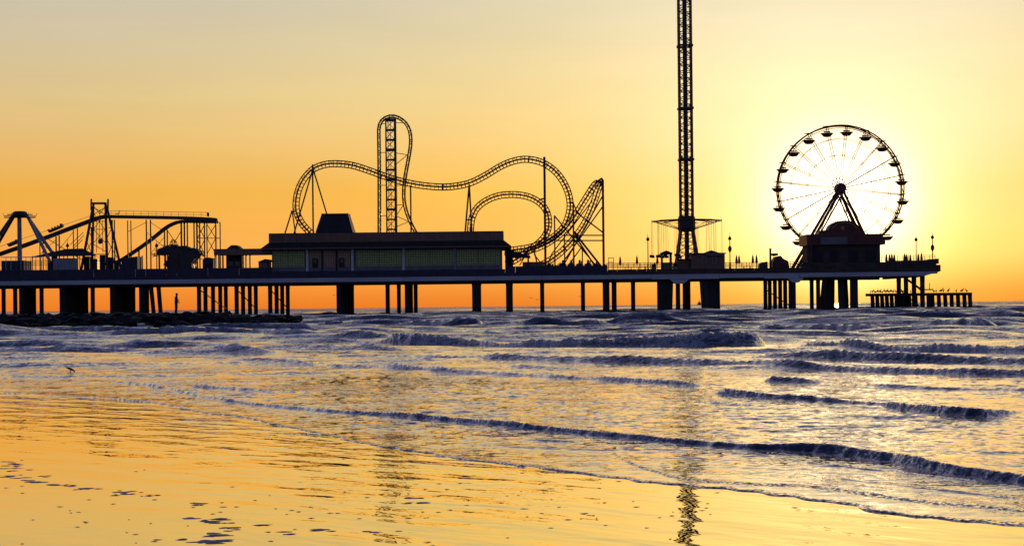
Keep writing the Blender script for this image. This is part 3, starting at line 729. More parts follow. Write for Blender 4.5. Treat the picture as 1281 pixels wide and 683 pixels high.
# vertical lift and dive: seen edge-on
yt = YCO + 2
lift = [(476, 300), (476, 280), (476, 240), (475.8, 200), (475.4, 170), (475.6, 160), (478, 153), (483.5, 148.6), (491, 147), (499, 149.5), (506, 155), (510.5, 163), (512.3, 173), (512, 183), (510, 196), (507, 212), (504.7, 226), (503.6, 240), (504, 252), (506.5, 264), (510, 274), (514, 283), (519, 292), (525, 300)]
track([(a, b_, yt) for a, b_ in lift], w=1.2, spacing=1.0, edge_on=True)
def col(px, yt_, yb_, Y, w, name='support_column', m_='steel', zb_=None, n=8):
    xm = S(px, (yt_ + yb_) / 2, Y).x; z1 = Z_(px, yt_, Y); z0 = zb_ if zb_ is not None else Z_(px, yb_, Y)
    return MB().bar((xm, Y, z0), (xm, Y, z1), w / 2, n).build(name, M[m_], co)
def strut(a, b_, w, Ya=YCO, Yb=None, name='strut', m_='steel', root=None):
    return MB().bar(S(*a, Ya), S(*b_, Yb or Ya), w / 2, 6).build(name, M[m_], root or co)
tw = deckthing('lift_tower', 488, yt, 'narrow steel lattice tower enclosed by the thin vertical coaster loop', 'tower')
for p_, w_ in ((483.3, .36), (494.8, .62)):
    for yy in (yt - 1.3, yt + 1.3):
        x = S(p_, 220, yy).x
        MB().bar((x, yy, DECK), (x, yy, Z_(p_, 148.5, yy)), w_ / 2, 6).build('tower_leg', M['steel'], tw)
xa, xb = S(483.3, 220, yt).x, S(494.8, 220, yt).x
zz = np.linspace(DECK + 1.5, Z_(489, 150.5, yt), 16)
for i, z in enumerate(zz):
    for yy in (yt - 1.3, yt + 1.3): MB().bar((xa, yy, z), (xb, yy, z), .13 if i % 3 else .2, 4).build('rung', M['steel'], tw)
br = MB()
for z0_, z1_ in zip(zz, zz[1:]):
    br.bar((xa, yt - 1.3, z0_), (xb, yt - 1.3, z1_), .08, 4).bar((xa, yt + 1.3, z1_), (xb, yt + 1.3, z0_), .06, 4)
    br.bar((xb, yt - 1.3, z0_), (xb, yt + 1.3, z1_), .06, 4)
tag(br.build('lattice_bracing', M['grey'], tw), kind='stuff')
zl = np.linspace(DECK, Z_(486, 150, yt), 60); ld = MB()     # ladder and stair flights inside the tower
for z0_, z1_ in zip(zl, zl[1:]): ld.bar((xa + .5, yt, z0_), (xa + 1.1, yt, z0_), .035, 4)
ld.bar((xa + .5, yt, DECK), (xa + .5, yt, zl[-1]), .045, 4).bar((xa + 1.1, yt, DECK), (xa + 1.1, yt, zl[-1]), .045, 4)
ld.build('ladder', M['grey'], tw)
for py in (155, 191, 232, 270): strut((476, py), (483.3, py), .16, yt, root=tw, name='tie_arm')
for a, b_ in (((495, 154), (506, 154)), ((495, 191.5), (509.5, 194)), ((495, 206), (509.5, 194)), ((495, 232), (504, 232)), ((495, 257), (504, 256)), ((495, 271), (505, 256)), ((495, 270), (511.5, 277.5)), ((495, 284), (511.5, 277.5))):
    strut(a, b_, .16, yt, root=tw, name='tie_arm')
# supports
col(391.5, 206, 293, YCO - 1, .42)
for b_ in ((367, 295), (410, 272)): strut((391.5, 211), b_, .34, YCO - 1, YCO - (1.5 if b_[0] < 390 else -3))
strut((364, 264.5), (371, 264.5), .35, YCO - 1); strut((365.3, 264), (355.5, 295), .34, YCO - 1); strut((365.5, 264), (370, 295), .3, YCO - 1)
col(514, 232, 295, YCO + 4, .40); strut((587, 231), (581.5, 295), .40, YCO + 3); strut((587, 231), (590.5, 295), .40, YCO + 3); strut((583.5, 275), (588.5, 275), .3, YCO + 3)
col(681.7, 196.5, 340, YCO - .8, .60, zb_=DECK)
strut((681.7, 248), (675, 250), .4, YCO - .8, y2)
col(717.5, 253.5, 340, YCO + 2, .42, zb_=DECK); strut((712, 254), (718, 254), .35, YCO + 2)
col(694, 269.5, 340, YCO + 4, .36, zb_=DECK); col(706.3, 292, 340, YCO + 6, .34, zb_=DECK); col(728.5, 308, 340, YCO + 6, .32, zb_=DECK)
col(754.7, 226, 340, YCO + 2, .58, zb_=DECK); strut((754.7, 227), (752.5, 223.5), .5, YCO + 2); strut((752.5, 223.5), (745, 228.5), .5, YCO + 2, YCO + 4); strut((752, 226), (755, 240), .4, YCO + 2)
for a, b_, w_ in (((693.5, 270), (746, 333), .34), ((720, 265), (755, 291.5), .34), ((717, 254), (723, 268), .3), ((754, 245), (706, 330), .32), ((755, 257), (697, 338), .32), ((741, 251), (690, 318), .28),
                  ((696, 301), (755, 301), .3), ((706, 294.5), (755, 294.5), .3), ((717, 289), (751, 332), .5), ((720, 296), (745, 334), .4), ((728.5, 308), (708, 336), .3),
                  ((668, 313), (672, 330), .35), ((660, 315), (650, 332), .26), ((668, 318), (682, 336), .26), ((690, 318), (684, 336), .28)):
    strut(a, b_, w_, YCO + 3)
# low station roof and queue shelter under the curves
st_ = deckthing('coaster_station', 652, D + 9, 'low dark coaster station with sloping roof beneath the track curves', 'station')
ysn = D + 9
MB().prism([(X_(632, ysn), Z_(650, 314, ysn)), (X_(638, ysn), Z_(650, 313, ysn)), (X_(663, ysn), Z_(650, 320, ysn)), (X_(664, ysn), Z_(650, 322, ysn)), (X_(632, ysn), Z_(650, 321, ysn))], ysn - 1, ysn + 8).build('roof', M['roof'], st_)
for p_ in (634, 641, 661):
    x = X_(p_, ysn); MB().box(x - .2, x + .2, ysn, ysn + .4, DECK, Z_(650, 320.2, ysn)).build('post', M['steel'], st_)
MB().box(X_(654, ysn), X_(681, ysn), ysn + 1, ysn + 6, DECK, Z_(665, 327.5, ysn)).build('wall', M['brown'], st_)
MB().box(X_(632, ysn), X_(641, ysn), ysn + 1, ysn + 5, DECK, Z_(636, 322.2, ysn)).build('wall', M['navy'], st_)
tr_ = deckthing('coaster_train', 690, D + 7, 'row of dark coaster cars waiting near the coaster station', 'coaster train')
for k in range(4):
    a = 700 + k * 10.5; yy = D + 7
    cb = MB().prism([(X_(a, yy), DECK + .9), (X_(a + .3, yy), DECK + 2.0), (X_(a + 3, yy), DECK + 2.1), (X_(a + 3.5, yy), DECK + 2.9), (X_(a + 5.5, yy), DECK + 2.9), (X_(a + 6, yy), DECK + 2.1), (X_(a + 8.6, yy), DECK + 1.9), (X_(a + 9.2, yy), DECK + .9)], yy, yy + 1.8).build('car', M['steel'], tr_)
    MB().box(X_(a + 6.4, yy), X_(a + 7.8, yy), yy + .4, yy + 1.4, DECK + 1.95, DECK + 2.7).build('seat', M['red'], cb)
MB().box(X_(699, D + 7), X_(742, D + 7), D + 7.2, D + 8.6, DECK, DECK + .88).build('track_bed', M['steel'], tr_)

# ------------------------------------------------------------------ tall swing tower
YF = D + 18
sf = deckthing('swing_ride_tower', 859, YF, 'very tall slender lattice tower with a ring of hanging swing chairs', 'swing ride')
xc = S(859, 280, YF).x; hw = 8.0 * YF / F; ztop = Z_(859, -55, YF); zn = Z_(859, 287, YF)
corners = [(-hw, -hw), (hw, -hw), (hw, hw), (-hw, hw)]
for dx, dy in corners:
    MB().bar((xc + dx * .93, YF + dy, zn), (xc + dx * .93, YF + dy, ztop), .21, 6).build('tower_leg', M['redsteel'], sf)
    MB().bar((xc + dx * 1.85, YF + dy * 1.7, DECK), (xc + dx * .93, YF + dy, zn), .30, 6).build('splayed_leg', M['redsteel'], sf)
MB().box(xc - .5, xc + .5, YF - .4, YF + .4, DECK, ztop).build('mast_core', M['steel'], sf)
ls = MB(); z = zn; k = 0
while z < ztop - 1:
    for (a, b_) in zip(corners, corners[1:] + corners[:1]):
        A_ = Vector((xc + a[0] * .93, YF + a[1], z)); B_ = Vector((xc + b_[0] * .93, YF + b_[1], z))
        up_ = Vector((0, 0, 1.55))
        ls.bar(A_, B_, .07, 4)
        ls.bar(A_, B_ + up_, .085, 4) if k % 2 else ls.bar(B_, A_ + up_, .085, 4)
    z += 1.55; k += 1
tag(ls.build('lattice_bracing', M['redsteel'], sf), kind='stuff')
ls = MB(); zs = np.linspace(DECK, zn, 7)
for i, (z0_, z1_) in enumerate(zip(zs, zs[1:])):
    f0 = 1.85 + (.93 - 1.85) * i / 6; f1 = 1.85 + (.93 - 1.85) * (i + 1) / 6; g0 = 1.7 - .7 * i / 6; g1 = 1.7 - .7 * (i + 1) / 6
    for (a, b_) in zip(corners, corners[1:] + corners[:1]):
        ls.bar((xc + a[0] * f0, YF + a[1] * g0, z0_), (xc + b_[0] * f1, YF + b_[1] * g1, z1_), .085, 4)
        ls.bar((xc + b_[0] * f0, YF + b_[1] * g0, z0_), (xc + a[0] * f1, YF + a[1] * g1, z1_), .085, 4)
tag(ls.build('base_bracing', M['redsteel'], sf), kind='stuff')
for py in (58, 136, 200):
    z = Z_(859, py, YF); fm_ = MB()
    for (a, b_) in zip(corners, corners[1:] + corners[:1]): fm_.bar((xc + a[0] * 1.06, YF + a[1] * 1.1, z), (xc + b_[0] * 1.06, YF + b_[1] * 1.1, z), .22, 4)
    fm_.build('joint_frame', M['steel'], sf)
zc = Z_(859, 276, YF)
MB().lathe([(hw * 1.25, zc - 2.6), (hw * 1.4, zc - 1.9), (hw * 1.35, zc + .6), (hw * 1.2, zc + 1.1)], (xc, YF, 0), 14).build('carriage', M['steel'], sf)
R_ = 45 * YF / F; tips = []
for k in range(12):
    t = 2 * math.pi * (k + .25) / 12; e_ = Vector((math.cos(t), math.sin(t), 0)); c_ = Vector((xc, YF, zc))
    arm = MB(); tip = c_ + e_ * R_ + Vector((0, 0, -.1))
    arm.bar(c_ + e_ * hw + Vector((0, 0, .25)), tip, .16, 6, .08).build('arm', M['redsteel'], sf)
    MB().bar(c_ + e_ * hw + Vector((0, 0, -2.2)), c_ + e_ * R_ * .93 + Vector((0, 0, -.15)), .07, 5).build('arm_brace', M['redsteel'], sf)
    tips.append(tip)
    for rr in (1.0, .82):
        pt = c_ + e_ * R_ * rr; ch = MB(); perp = Vector((-e_.y, e_.x, 0)); zseat = zc - 8.2
        for s_ in (-.55, .55): ch.bar(pt + perp * s_ * .6, Vector((pt.x, pt.y, zseat)) + perp * s_, .017, 4)
        cc = ch.build('chain', M['chain'], sf)
        o_ = Vector((pt.x, pt.y, zseat))
        sb = MB(); sb.box(o_.x - .5, o_.x + .5, o_.y - .25, o_.y + .25, o_.z - .45, o_.z - .36); sb.box(o_.x - .5, o_.x + .5, o_.y + .2, o_.y + .27, o_.z - .36, o_.z + .15)
        sb.build('seat', M['steel'], cc)
MB().tube([p + Vector((0, 0, -.05)) for p in tips], .06, 5, closed=True).build('ring', M['redsteel'], sf)
MB().lathe([(1.3, ztop), (1.4, ztop + .4), (.3, ztop + 1.2), (.08, ztop + 4)], (xc, YF, 0), 10).build('top_cap', M['steel'], sf)

# kiosks by the tower
def kiosk(name, a, b_, py_eave, py_peak, Y, label, m_='brown', depth=5, windows=()):
    k_ = deckthing(name, (a + b_) / 2, Y, label, 'kiosk'); mid = (a + b_) / 2
    MB().box(X_(a, Y), X_(b_, Y), Y, Y + depth, DECK, Z_(mid, py_eave, Y)).build('wall', M[m_], k_)
    MB().prism([(X_(a - 1.5, Y), Z_(mid, py_eave, Y) + .01), (X_(a - 1.5, Y), Z_(mid, py_eave - 1.2, Y)), (X_(mid - 4, Y), Z_(mid, py_eave - 1.4, Y)), (X_(mid + 4, Y), Z_(mid, py_peak, Y)), (X_(b_ - 8, Y), Z_(mid, py_eave - 1.6, Y)),
                (X_(b_ + 1.5, Y), Z_(mid, py_eave - 1.2, Y)), (X_(b_ + 1.5, Y), Z_(mid, py_eave, Y) + .01)], Y - .6, Y + depth + .6).build('roof', M['roof'], k_)
    for (p0, p1, q0, q1) in windows:
        w_ = MB().box(X_(p0, Y), X_(p1, Y), Y - .06, Y - .004, Z_(mid, q1, Y), Z_(mid, q0, Y)).build('window', M['glass'], k_)
        f_ = MB(); fx0, fx1, fz0, fz1 = X_(p0, Y) - .12, X_(p1, Y) + .12, Z_(mid, q1, Y) - .12, Z_(mid, q0, Y) + .12
        f_.box(fx0, fx0 + .11, Y - .1, Y - .005, fz0, fz1).box(fx1 - .11, fx1, Y - .1, Y - .005, fz0, fz1).box(fx0 + .112, fx1 - .112, Y - .1, Y - .005, fz0, fz0 + .11).box(fx0 + .112, fx1 - .112, Y - .1, Y - .005, fz1 - .11, fz1)
        f_.build('frame', M['grey'], w_)
    return k_
kk = kiosk('snack_kiosk', 865, 907, 317.8, 313.2, D + 8, 'brown kiosk with low peaked roof at the foot of the tall tower', windows=((879, 883, 321, 328), (891.5, 896, 321.5, 329)))
MB().box(X_(884, D + 7), X_(907, D + 7), D + 7.2, D + 7.34, Z_(895, 319.6, D + 7), Z_(895, 316.4, D + 7)).build('sign_board', M['plaster'], kk)
lk = deckthing('ride_control_hut', 854, D + 10, 'low dark hut between the legs of the tall tower', 'hut')
MB().box(X_(848, D + 10), X_(863, D + 10), D + 10, D + 13, DECK, Z_(855, 325.5, D + 10)).build('wall', M['brown'], lk)
MB().box(X_(847, D + 10), X_(864, D + 10), D + 9.6, D + 13.4, Z_(855, 325.4, D + 10), Z_(855, 324, D + 10)).build('roof', M['roof'], lk)
yb_ = D + 6
bo = deckthing('gate_frame', 834, yb_, 'open gabled frame with see-through middle beside the tall tower', 'frame')
zs0, zs1 = Z_(834, 318.6, yb_), Z_(834, 328.5, yb_)
for a, b_ in ((827.3, 829.6), (838.2, 840.8)): MB().box(X_(a, yb_), X_(b_, yb_), yb_, yb_ + 1.2, DECK, zs0).build('post', M['steel'], bo)
MB().prism([(X_(826.8, yb_), zs0 + .01), (X_(826.8, yb_), zs0 + .45), (X_(834, yb_), Z_(834, 313.4, yb_)), (X_(841.2, yb_), zs0 + .45), (X_(841.2, yb_), zs0 + .01)], yb_ - .3, yb_ + 1.6).build('gable', M['roof'], bo)
MB().box(X_(829.7, yb_), X_(838.1, yb_), yb_ + .1, yb_ + 1.1, DECK, zs1).build('counter', M['brown'], bo)

# ------------------------------------------------------------------ ferris wheel
YW = D + 20
hub = S(1051, 236, YW); RW = 78.5 * YW / F
fw = deckthing('ferris_wheel', 1051, YW, 'big ferris wheel with twenty tub gondolas against the low sun', 'ferris wheel')
WY = 1.1
for s_ in (-1, 1):
    pts = [hub + Vector((RW * math.sin(t), s_ * WY, RW * math.cos(t))) for t in np.linspace(0, 2 * math.pi, 80, endpoint=False)]
    MB().tube(pts, .17, 6, True).build('rim', M['redsteel'], fw, smooth=True)
    for fr in (.79, .53):
        pts = [hub + Vector((RW * fr * math.sin(t), s_ * WY, RW * fr * math.cos(t))) for t in np.linspace(0, 2 * math.pi, 60, endpoint=False)]
        MB().tube(pts, .05, 4, True).build('inner_ring', M['redsteel'], fw)
pts = [hub + Vector((RW * .962 * math.sin(t), 0, RW * .962 * math.cos(t))) for t in np.linspace(0, 2 * math.pi, 80, endpoint=False)]
MB().tube(pts, .10, 5, True).build('inner_rim', M['redsteel'], fw, smooth=True)
hb = MB(); hb.lathe([(.3, -1.9), (1.1, -1.7), (1.2, -1.4), (1.2, 1.4), (1.1, 1.7), (.3, 1.9)], (0, 0, 0), 18)
hb.v = [hub + Vector((v.x, v.z, v.y)) for v in hb.v]; hb.build('hub', M['steel'], fw)
# gondola: tub, pole, canopy disc
tubp = [(.25, -2.3), (.7, -2.22), (1.0, -1.85), (1.12, -1.62), (1.32, -1.58), (1.32, -1.40), (1.0, -1.40)]
tub_me = MB().lathe([(r * 1.18, z * 1.04) for r, z in tubp], n=12).mesh('tub', M['red'])
pole_me = MB().bar((0, 0, -1.3), (0, 0, .12), .045, 6).mesh('pole', M['steel'])
cano_me = MB().lathe([(1.05, .10), (1.1, .14), (.5, .26), (.05, .34)], n=12).mesh('canopy', M['canvas'])
seat_me = MB().box(-.8, .8, -.12, .12, -1.24, -.95).mesh('seat', M['steel'])
for k in range(20):
    t = math.radians(6.4 + 18 * k); e_ = Vector((math.sin(t), 0, math.cos(t)))
    for s_ in (-1, 1):
        MB().bar(hub + e_ * 1.0 + Vector((0, s_ * 1.5, 0)), hub + e_ * RW + Vector((0, s_ * WY, 0)), .085, 5).build('spoke', M['redsteel'], fw)
    MB().bar(hub + e_ * RW + Vector((0, -WY - .1, 0)), hub + e_ * RW + Vector((0, WY + .1, 0)), .10, 6).build('axle', M['steel'], fw)
    g = bpy.data.objects.new('gondola', tub_me); COL.objects.link(g); g.parent = fw; g.location = hub + e_ * RW - WL[fw.name]
    child(pole_me, 'pole', g); child(cano_me, 'canopy', g); child(seat_me, 'seat', g)
    e2 = Vector((math.sin(t + math.pi / 20), 0, math.cos(t + math.pi / 20)))
    x_ = MB(); x_.bar(hub + e_ * RW + Vector((0, -WY, 0)), hub + e2 * RW + Vector((0, WY, 0)), .05, 4); x_.bar(hub + e2 * RW + Vector((0, WY, 0)), hub + Vector((math.sin(t + math.pi / 10), 0, math.cos(t + math.pi / 10))) * RW + Vector((0, -WY, 0)), .05, 4)
    x_.build('rim_brace', M['redsteel'], fw)
for s_ in (-1, 1):
    top = hub + Vector((0, s_ * 2.0, 0))
    for f0 in (992, 1098):
        bot = Vector((S(f0, 330, YW).x, YW + s_ * 3.6, DECK))
        sgn = -1 if f0 < 1051 else 1
        MB().bar(bot, top, .42, 6, .3).build('leg', M['redsteel'], fw)
        MB().bar(bot + Vector((sgn * .9 * -1, 0, 0)), top + Vector((-sgn * .2, 0, -1.2)), .2, 6).build('leg_stay', M['redsteel'], fw)

# ride house in front of the wheel
YH = D + 6
rh = deckthing('ride_house', 1056, YH, 'dark house with domed front gable and pale sign in front of the wheel', 'building')
MB().box(X_(1012, YH), X_(1101.5, YH), YH, YH + 8, DECK, Z_(1056, 306.5, YH)).build('wall', M['wood'], rh)
MB().prism([(X_(1009, YH), Z_(1056, 306.4, YH)), (X_(1008.5, YH), Z_(1056, 293, YH)), (X_(1104, YH), Z_(1056, 293, YH)), (X_(1104.5, YH), Z_(1056, 300, YH)), (X_(1107, YH), Z_(1056, 302, YH)), (X_(1107, YH), Z_(1056, 306.4, YH))], YH - .9, YH + 9).build('upper_storey', M['red'], rh)
dome = [(X_(1024, YH), Z_(1056, 293.1, YH)), (X_(1026, YH), Z_(1056, 288.5, YH)), (X_(1036, YH), Z_(1056, 287.5, YH))] + \
       [(X_(1056 - 19 * math.cos(t), YH), Z_(1056, 287 - 11 * math.sin(t), YH)) for t in np.linspace(.12, math.pi - .12, 16)] + \
       [(X_(1076, YH), Z_(1056, 287.5, YH)), (X_(1080, YH), Z_(1056, 287.8, YH)), (X_(1082, YH), Z_(1056, 293.1, YH))]
MB().prism(dome, YH - .7, YH + 3.5).build('domed_gable', M['red'], rh)
ring = [(X_(1056 - 15 * math.cos(t), YH), YH - .8, Z_(1056, 288 - 9 * math.sin(t), YH)) for t in np.linspace(.05, math.pi - .05, 18)]
MB().tube(ring, .12, 5).build('gable_moulding', M['tan'], rh)
em = MB(); em.lathe([(.05, -.12), (.42, -.1), (.5, 0), (.42, .06), (.05, .08)], n=12); c_ = S(1054, 285.5, YH - .8); em.v = [c_ + Vector((v.x, v.z, v.y)) for v in em.v]; em.build('round_emblem', M['tan'], rh)
sgn_ = MB().box(X_(1025, YH), X_(1060.5, YH), YH - 1.08, YH - .93, Z_(1042, 305.8, YH), Z_(1042, 297, YH)).build('sign_board', M['plaster'], rh)
for a in (1025, 1060):
    MB().box(X_(a, YH) - .09, X_(a, YH) + .09, YH - 1.14, YH - 1.085, Z_(1042, 306, YH), Z_(1042, 296.8, YH)).build('sign_frame', M['steel'], sgn_)
for a, b_ in ((1018, 1030), (1038, 1050), (1062, 1074), (1084, 1096)):
    MB().box(X_(a, YH), X_(b_, YH), YH - .08, YH - .004, DECK, Z_(1056, 313, YH)).build('shutter', M['roof'], rh)
for a in (1010, 1014): MB().box(X_(a, YH) - .22, X_(a, YH) + .22, YH - 1.3, YH - .95, DECK, Z_(1056, 306.5, YH)).build('corner_post', M['wood'], rh)

# ------------------------------------------------------------------ railings along the deck
def railing(a, b_, ptop, n, Y, label):
    r_ = deckthing('deck_railing', (a + b_) / 2, Y, label, 'railing')
    z1 = Z_((a + b_) / 2, ptop, Y); x0, x1 = X_(a, Y), X_(b_, Y)
    for z in (z1, z1 - .45, z1 - .9): MB().bar((x0, Y, z), (x1, Y, z), .05, 5).build('rail', M['steel'], r_)
    for x in np.linspace(x0, x1, n): MB().bar((x, Y, DECK), (x, Y, z1 + .03), .06, 5).build('post', M['steel'], r_)
railing(759, 848, 328.8, 14, D + 1, 'thin metal railing between the coaster columns and the tall tower')
railing(908, 1006, 328.4, 16, D + 1, 'thin metal railing between the peaked kiosk and the ride house')
railing(759, 1006, 328.9, 30, YB - 1.5, 'thin metal railing along the far edge of the mid pier')
railing(1103, 1170, 319.6, 11, D + 2, 'thin metal railing past the ride house at the seaward end')
railing(696, 752, 331.5, 12, D + 2.5, 'queue railing beneath the crossing coaster struts')
railing(-60, 60, 327, 16, D + 1.2, 'railing in front of the spider-legged ride')

# ------------------------------------------------------------------ lamps, umbrellas, small deck things
def lamp(px, ptop, Y, label, banner=False, globe=True, group=None):
    l_ = deckthing('street_lamp', px, Y, label, 'lamp', group); x = X_(px, Y, ptop + 15); zt_ = Z_(px, ptop, Y)
    h_ = zt_ - DECK
    MB().lathe([(.28, 0), (.28, .5), (.12, .8), (.10, h_ * .85), (.07, h_ - .9)], (x, Y, DECK), 8).build('post', M['steel'], l_)
    MB().lathe([(.12, h_ - 1.75), (.34, h_ - 1.6), (.40, h_ - 1.3), (.22, h_ - 1.0), (.06, h_ - .8), (.03, h_)], (x, Y, DECK), 8).build('lantern', M['steel'], l_)
    if banner:
        MB().lathe([(.08, h_ - 4.6), (.4, h_ - 4.0), (.42, h_ - 3.4), (.08, h_ - 2.9)], (x, Y, DECK), 8, 1, .3).build('banner', M['canvas'], l_)
lamp(810.5, 292, D + 3, 'slim lamp post beside the gabled frame')
lamp(913, 291, D + 3, 'slim lamp post with hanging ornament right of the peaked kiosk', True)
lamp(1146, 292.5, D + 5, 'slender lamp post without ornament near the seaward deck end')
lamp(1166.5, 289.5, D + 3, 'lamp post with bulging ornament at the seaward tip', True)
lamp(84.5, 300, D + 10, 'lamp post rising over the tent roof near the flume incline')
lamp(196, 300, D + 3, 'lamp post below the flume drop')
ucl = [(.05, 0), (.06, 1.0), (.30, 1.05), (.26, 1.6), (.16, 2.3), (.05, 2.75), (.02, 2.95)]
def umbrella(px, ptop, Y):
    zt_ = Z_(px, ptop, Y); h_ = zt_ - DECK; x = X_(px, Y); k = 1.0
    u_ = deckthing('parasol', px, Y, 'closed parasol standing on the open pier deck', 'parasol', 'closed parasols on the pier deck')
    MB().bar((x, Y, DECK), (x, Y, zt_ - 1.7), .05, 6).build('pole', M['steel'], u_)
    MB().lathe([(.10, h_ - 2.1), (.30, h_ - 2.0), (.28, h_ - 1.4), (.18, h_ - .6), (.05, h_ - .15), (.02, h_)], (x, Y, DECK), 9).build('folded_canopy', M['canvas'], u_)
for p_, t_ in ((776, 319.8), (797, 319), (822.5, 318.8), (921.5, 318.5), (924.8, 318.5), (942, 318), (946.6, 318), (1109, 316.5), (1113, 316.8), (1116, 316), (1119, 317), (1132, 315.8), (1134.5, 316.8), (1139, 317.3), (1149, 316.2), (1153, 315.5)):
    umbrella(p_, t_, D + 3 + (p_ * 7) % 4)
YT = D + 4
po = deckthing('vent_pipe', 964, YT, 'stout upright pipe standing alone left of the big wheel', 'pipe')
MB().lathe([(.3, 0), (.26, .4), (.24, Z_(964, 312, YT) - DECK), (.32, Z_(964, 311.6, YT) - DECK), (.32, Z_(964, 310.8, YT) - DECK)], (X_(964, YT), YT, DECK), 8).build('pipe', M['redsteel'], po)
kd = deckthing('kiddie_ride', 975, YT, 'chunky little ride with an overhanging head beside the wheel leg', 'ride')
MB().prism([(X_(967, YT), DECK), (X_(967, YT), Z_(975, 327, YT)), (X_(970, YT), Z_(975, 321, YT)), (X_(977, YT), Z_(975, 319.8, YT)), (X_(980, YT), Z_(975, 323.5, YT)), (X_(986, YT), Z_(975, 326.5, YT)), (X_(988.5, YT), DECK)], YT, YT + 3).build('body', M['red'], kd)
MB().prism([(X_(966.3, YT), Z_(975, 318.6, YT)), (X_(967, YT), Z_(975, 316.7, YT)), (X_(973.8, YT), Z_(975, 316.7, YT)), (X_(974, YT), Z_(975, 319.5, YT)), (X_(970, YT), Z_(975, 320.3, YT))], YT + .2, YT + 2.6).build('head', M['red'], kd)
bs = deckthing('low_bin_store', 955, YT, 'low sloping dark box between the parasols and the stout pipe', 'box')
MB().prism([(X_(949.5, YT), DECK), (X_(950.5, YT), Z_(955, 329.5, YT)), (X_(960, YT), Z_(955, 327, YT)), (X_(961, YT), DECK)], YT, YT + 2).build('body', M['steel'], bs)
MB().box(X_(949, YT), X_(961.5, YT), YT - .1, YT - .01, DECK + .3, DECK + .5).build('trim', M['grey'], bs)
hf = deckthing('height_frame', 764, D + 4, 'small square open frame next to the tall coaster column', 'frame')
for a in (761.3, 767.7): MB().box(X_(a, D + 4) - .07, X_(a, D + 4) + .07, D + 4, D + 4.14, DECK, Z_(764, 323.3, D + 4)).build('post', M['steel'], hf)
for q_ in (323, 328.5): MB().box(X_(761.3, D + 4) - .07, X_(767.7, D + 4) + .07, D + 3.98, D + 4.16, Z_(764, q_, D + 4), Z_(764, q_, D + 4) + .14).build('crossbar', M['steel'], hf)
# benches and tables in silhouette on the mid deck
for i, p_ in enumerate((786, 803, 812, 935, 954)):
    yy = D + 5; t_ = deckthing('picnic_table', p_, yy, 'low picnic table behind the mid pier railing', 'table', 'picnic tables on the mid pier')
    x = X_(p_, yy)
    MB().box(x - .9, x + .9, yy, yy + .9, DECK + .95, DECK + 1.05).build('table_top', M['wood'], t_)
    for s_ in (-.7, .7): MB().box(x + s_ - .06, x + s_ + .06, yy + .1, yy + .8, DECK, DECK + .945).build('leg', M['wood'], t_)
    for s_ in (-.6, 1.2): MB().box(x - .9, x + .9, yy + s_, yy + s_ + .3, DECK + .5, DECK + .57).build('bench', M['wood'], t_)
# potted clumps around the coaster queue
lm = MB(); random.seed(9)
for i in range(70):
    a = random.random() * 6.28; r0 = .1 + .3 * random.random(); l_ = .5 + .7 * random.random(); t_ = .25 + 1.1 * random.random()
    d_ = Vector((math.cos(a) * math.sin(t_), math.sin(a) * math.sin(t_), math.cos(t_))); p0 = Vector((math.cos(a) * r0 * .5, math.sin(a) * r0 * .5, .7)); s_ = Vector((-math.sin(a), math.cos(a), 0)) * .09
    lm.add([p0 - s_ * .4, p0 + s_ * .4, p0 + d_ * l_ * .55 + s_, p0 + d_ * l_ * .55 - s_, p0 + d_ * l_ - Vector((0, 0, .15))], [(0, 1, 2, 3), (3, 2, 4)])
leaf_me = lm.mesh('foliage', M['leaf']); pot_me = MB().lathe([(.38, 0), (.5, .7), (.55, .72), (.55, .82), (.3, .82)], n=10).mesh('pot', M['conc'])
for p_ in (689, 697, 703, 746, 750, 757, 818, 845, 1004, 245, 238):
    yy = D + 2.2
    o = thing('potted_plant', (X_(p_, yy), yy, DECK), 'leafy shrub in a round pot at the pier edge', 'plant', 'potted shrubs along the pier edge')
    k = 1.1 + .5 * ((p_ * 13) % 10) / 10
    child(pot_me, 'pot', o, scale=(k,) * 3); child(leaf_me, 'foliage', o, rot=(0, 0, p_), scale=(k,) * 3)

# ------------------------------------------------------------------ rides at the landward end
YR = D + 8
sr = deckthing('spider_ride', 25, YR, 'ride with four splayed legs and grey column under a round top', 'ride')
zt0 = Z_(25, 271, YR)
MB().lathe([(.62, 0), (.55, 3), (.5, Z_(25, 272, YR) - DECK)], (X_(24.5, YR, 300), YR, DECK), 10).build('column', M['grey'], sr)
MB().lathe([(1.2, 0), (1.7, .4), (1.7, 1.0), (1.2, 1.3)], (X_(25, YR, 270), YR, zt0 - .1), 14).build('head', M['steel'], sr)
for a, b_ in (((18, 270), (-10, 318)), ((16, 270), (-16, 316)), ((33, 269), (68, 320)), ((34.5, 271), (63, 328))):
    dy = 2 if a[0] in (18, 33) else -3
    q0 = S(*a, YR); q1 = S(*b_, YR + dy); MB().bar(q1, q0, .38, 6).build('leg', M['steel'] if a[0] < 20 else M['grey'], sr)
    MB().lathe([(.7, DECK), (.7, max(q1.z, DECK + .3))], (q1.x, q1.y, 0), 8).build('leg_footing', M['steel'], sr)
for py, x0, x1 in ((268.5, 9, 41), (272.2, 5, 44.5)):
    MB().bar(S(x0, py, YR - 1), S(x1, py, YR - 1), .12, 6).build('cross_arm', M['steel'], sr)
for k in range(6):
    t = k / 6 * 6.283 + .3; c_ = S(25, 270.5, YR); e_ = c_ + Vector((math.cos(t) * 3.5, math.sin(t) * 3.5, 0))
    MB().bar(c_, e_, .1, 5).build('arm', M['steel'], sr); MB().bar(e_, e_ + Vector((math.cos(t) * .3, 0, .7)), .06, 5).build('arm_tip', M['bulb'], sr)
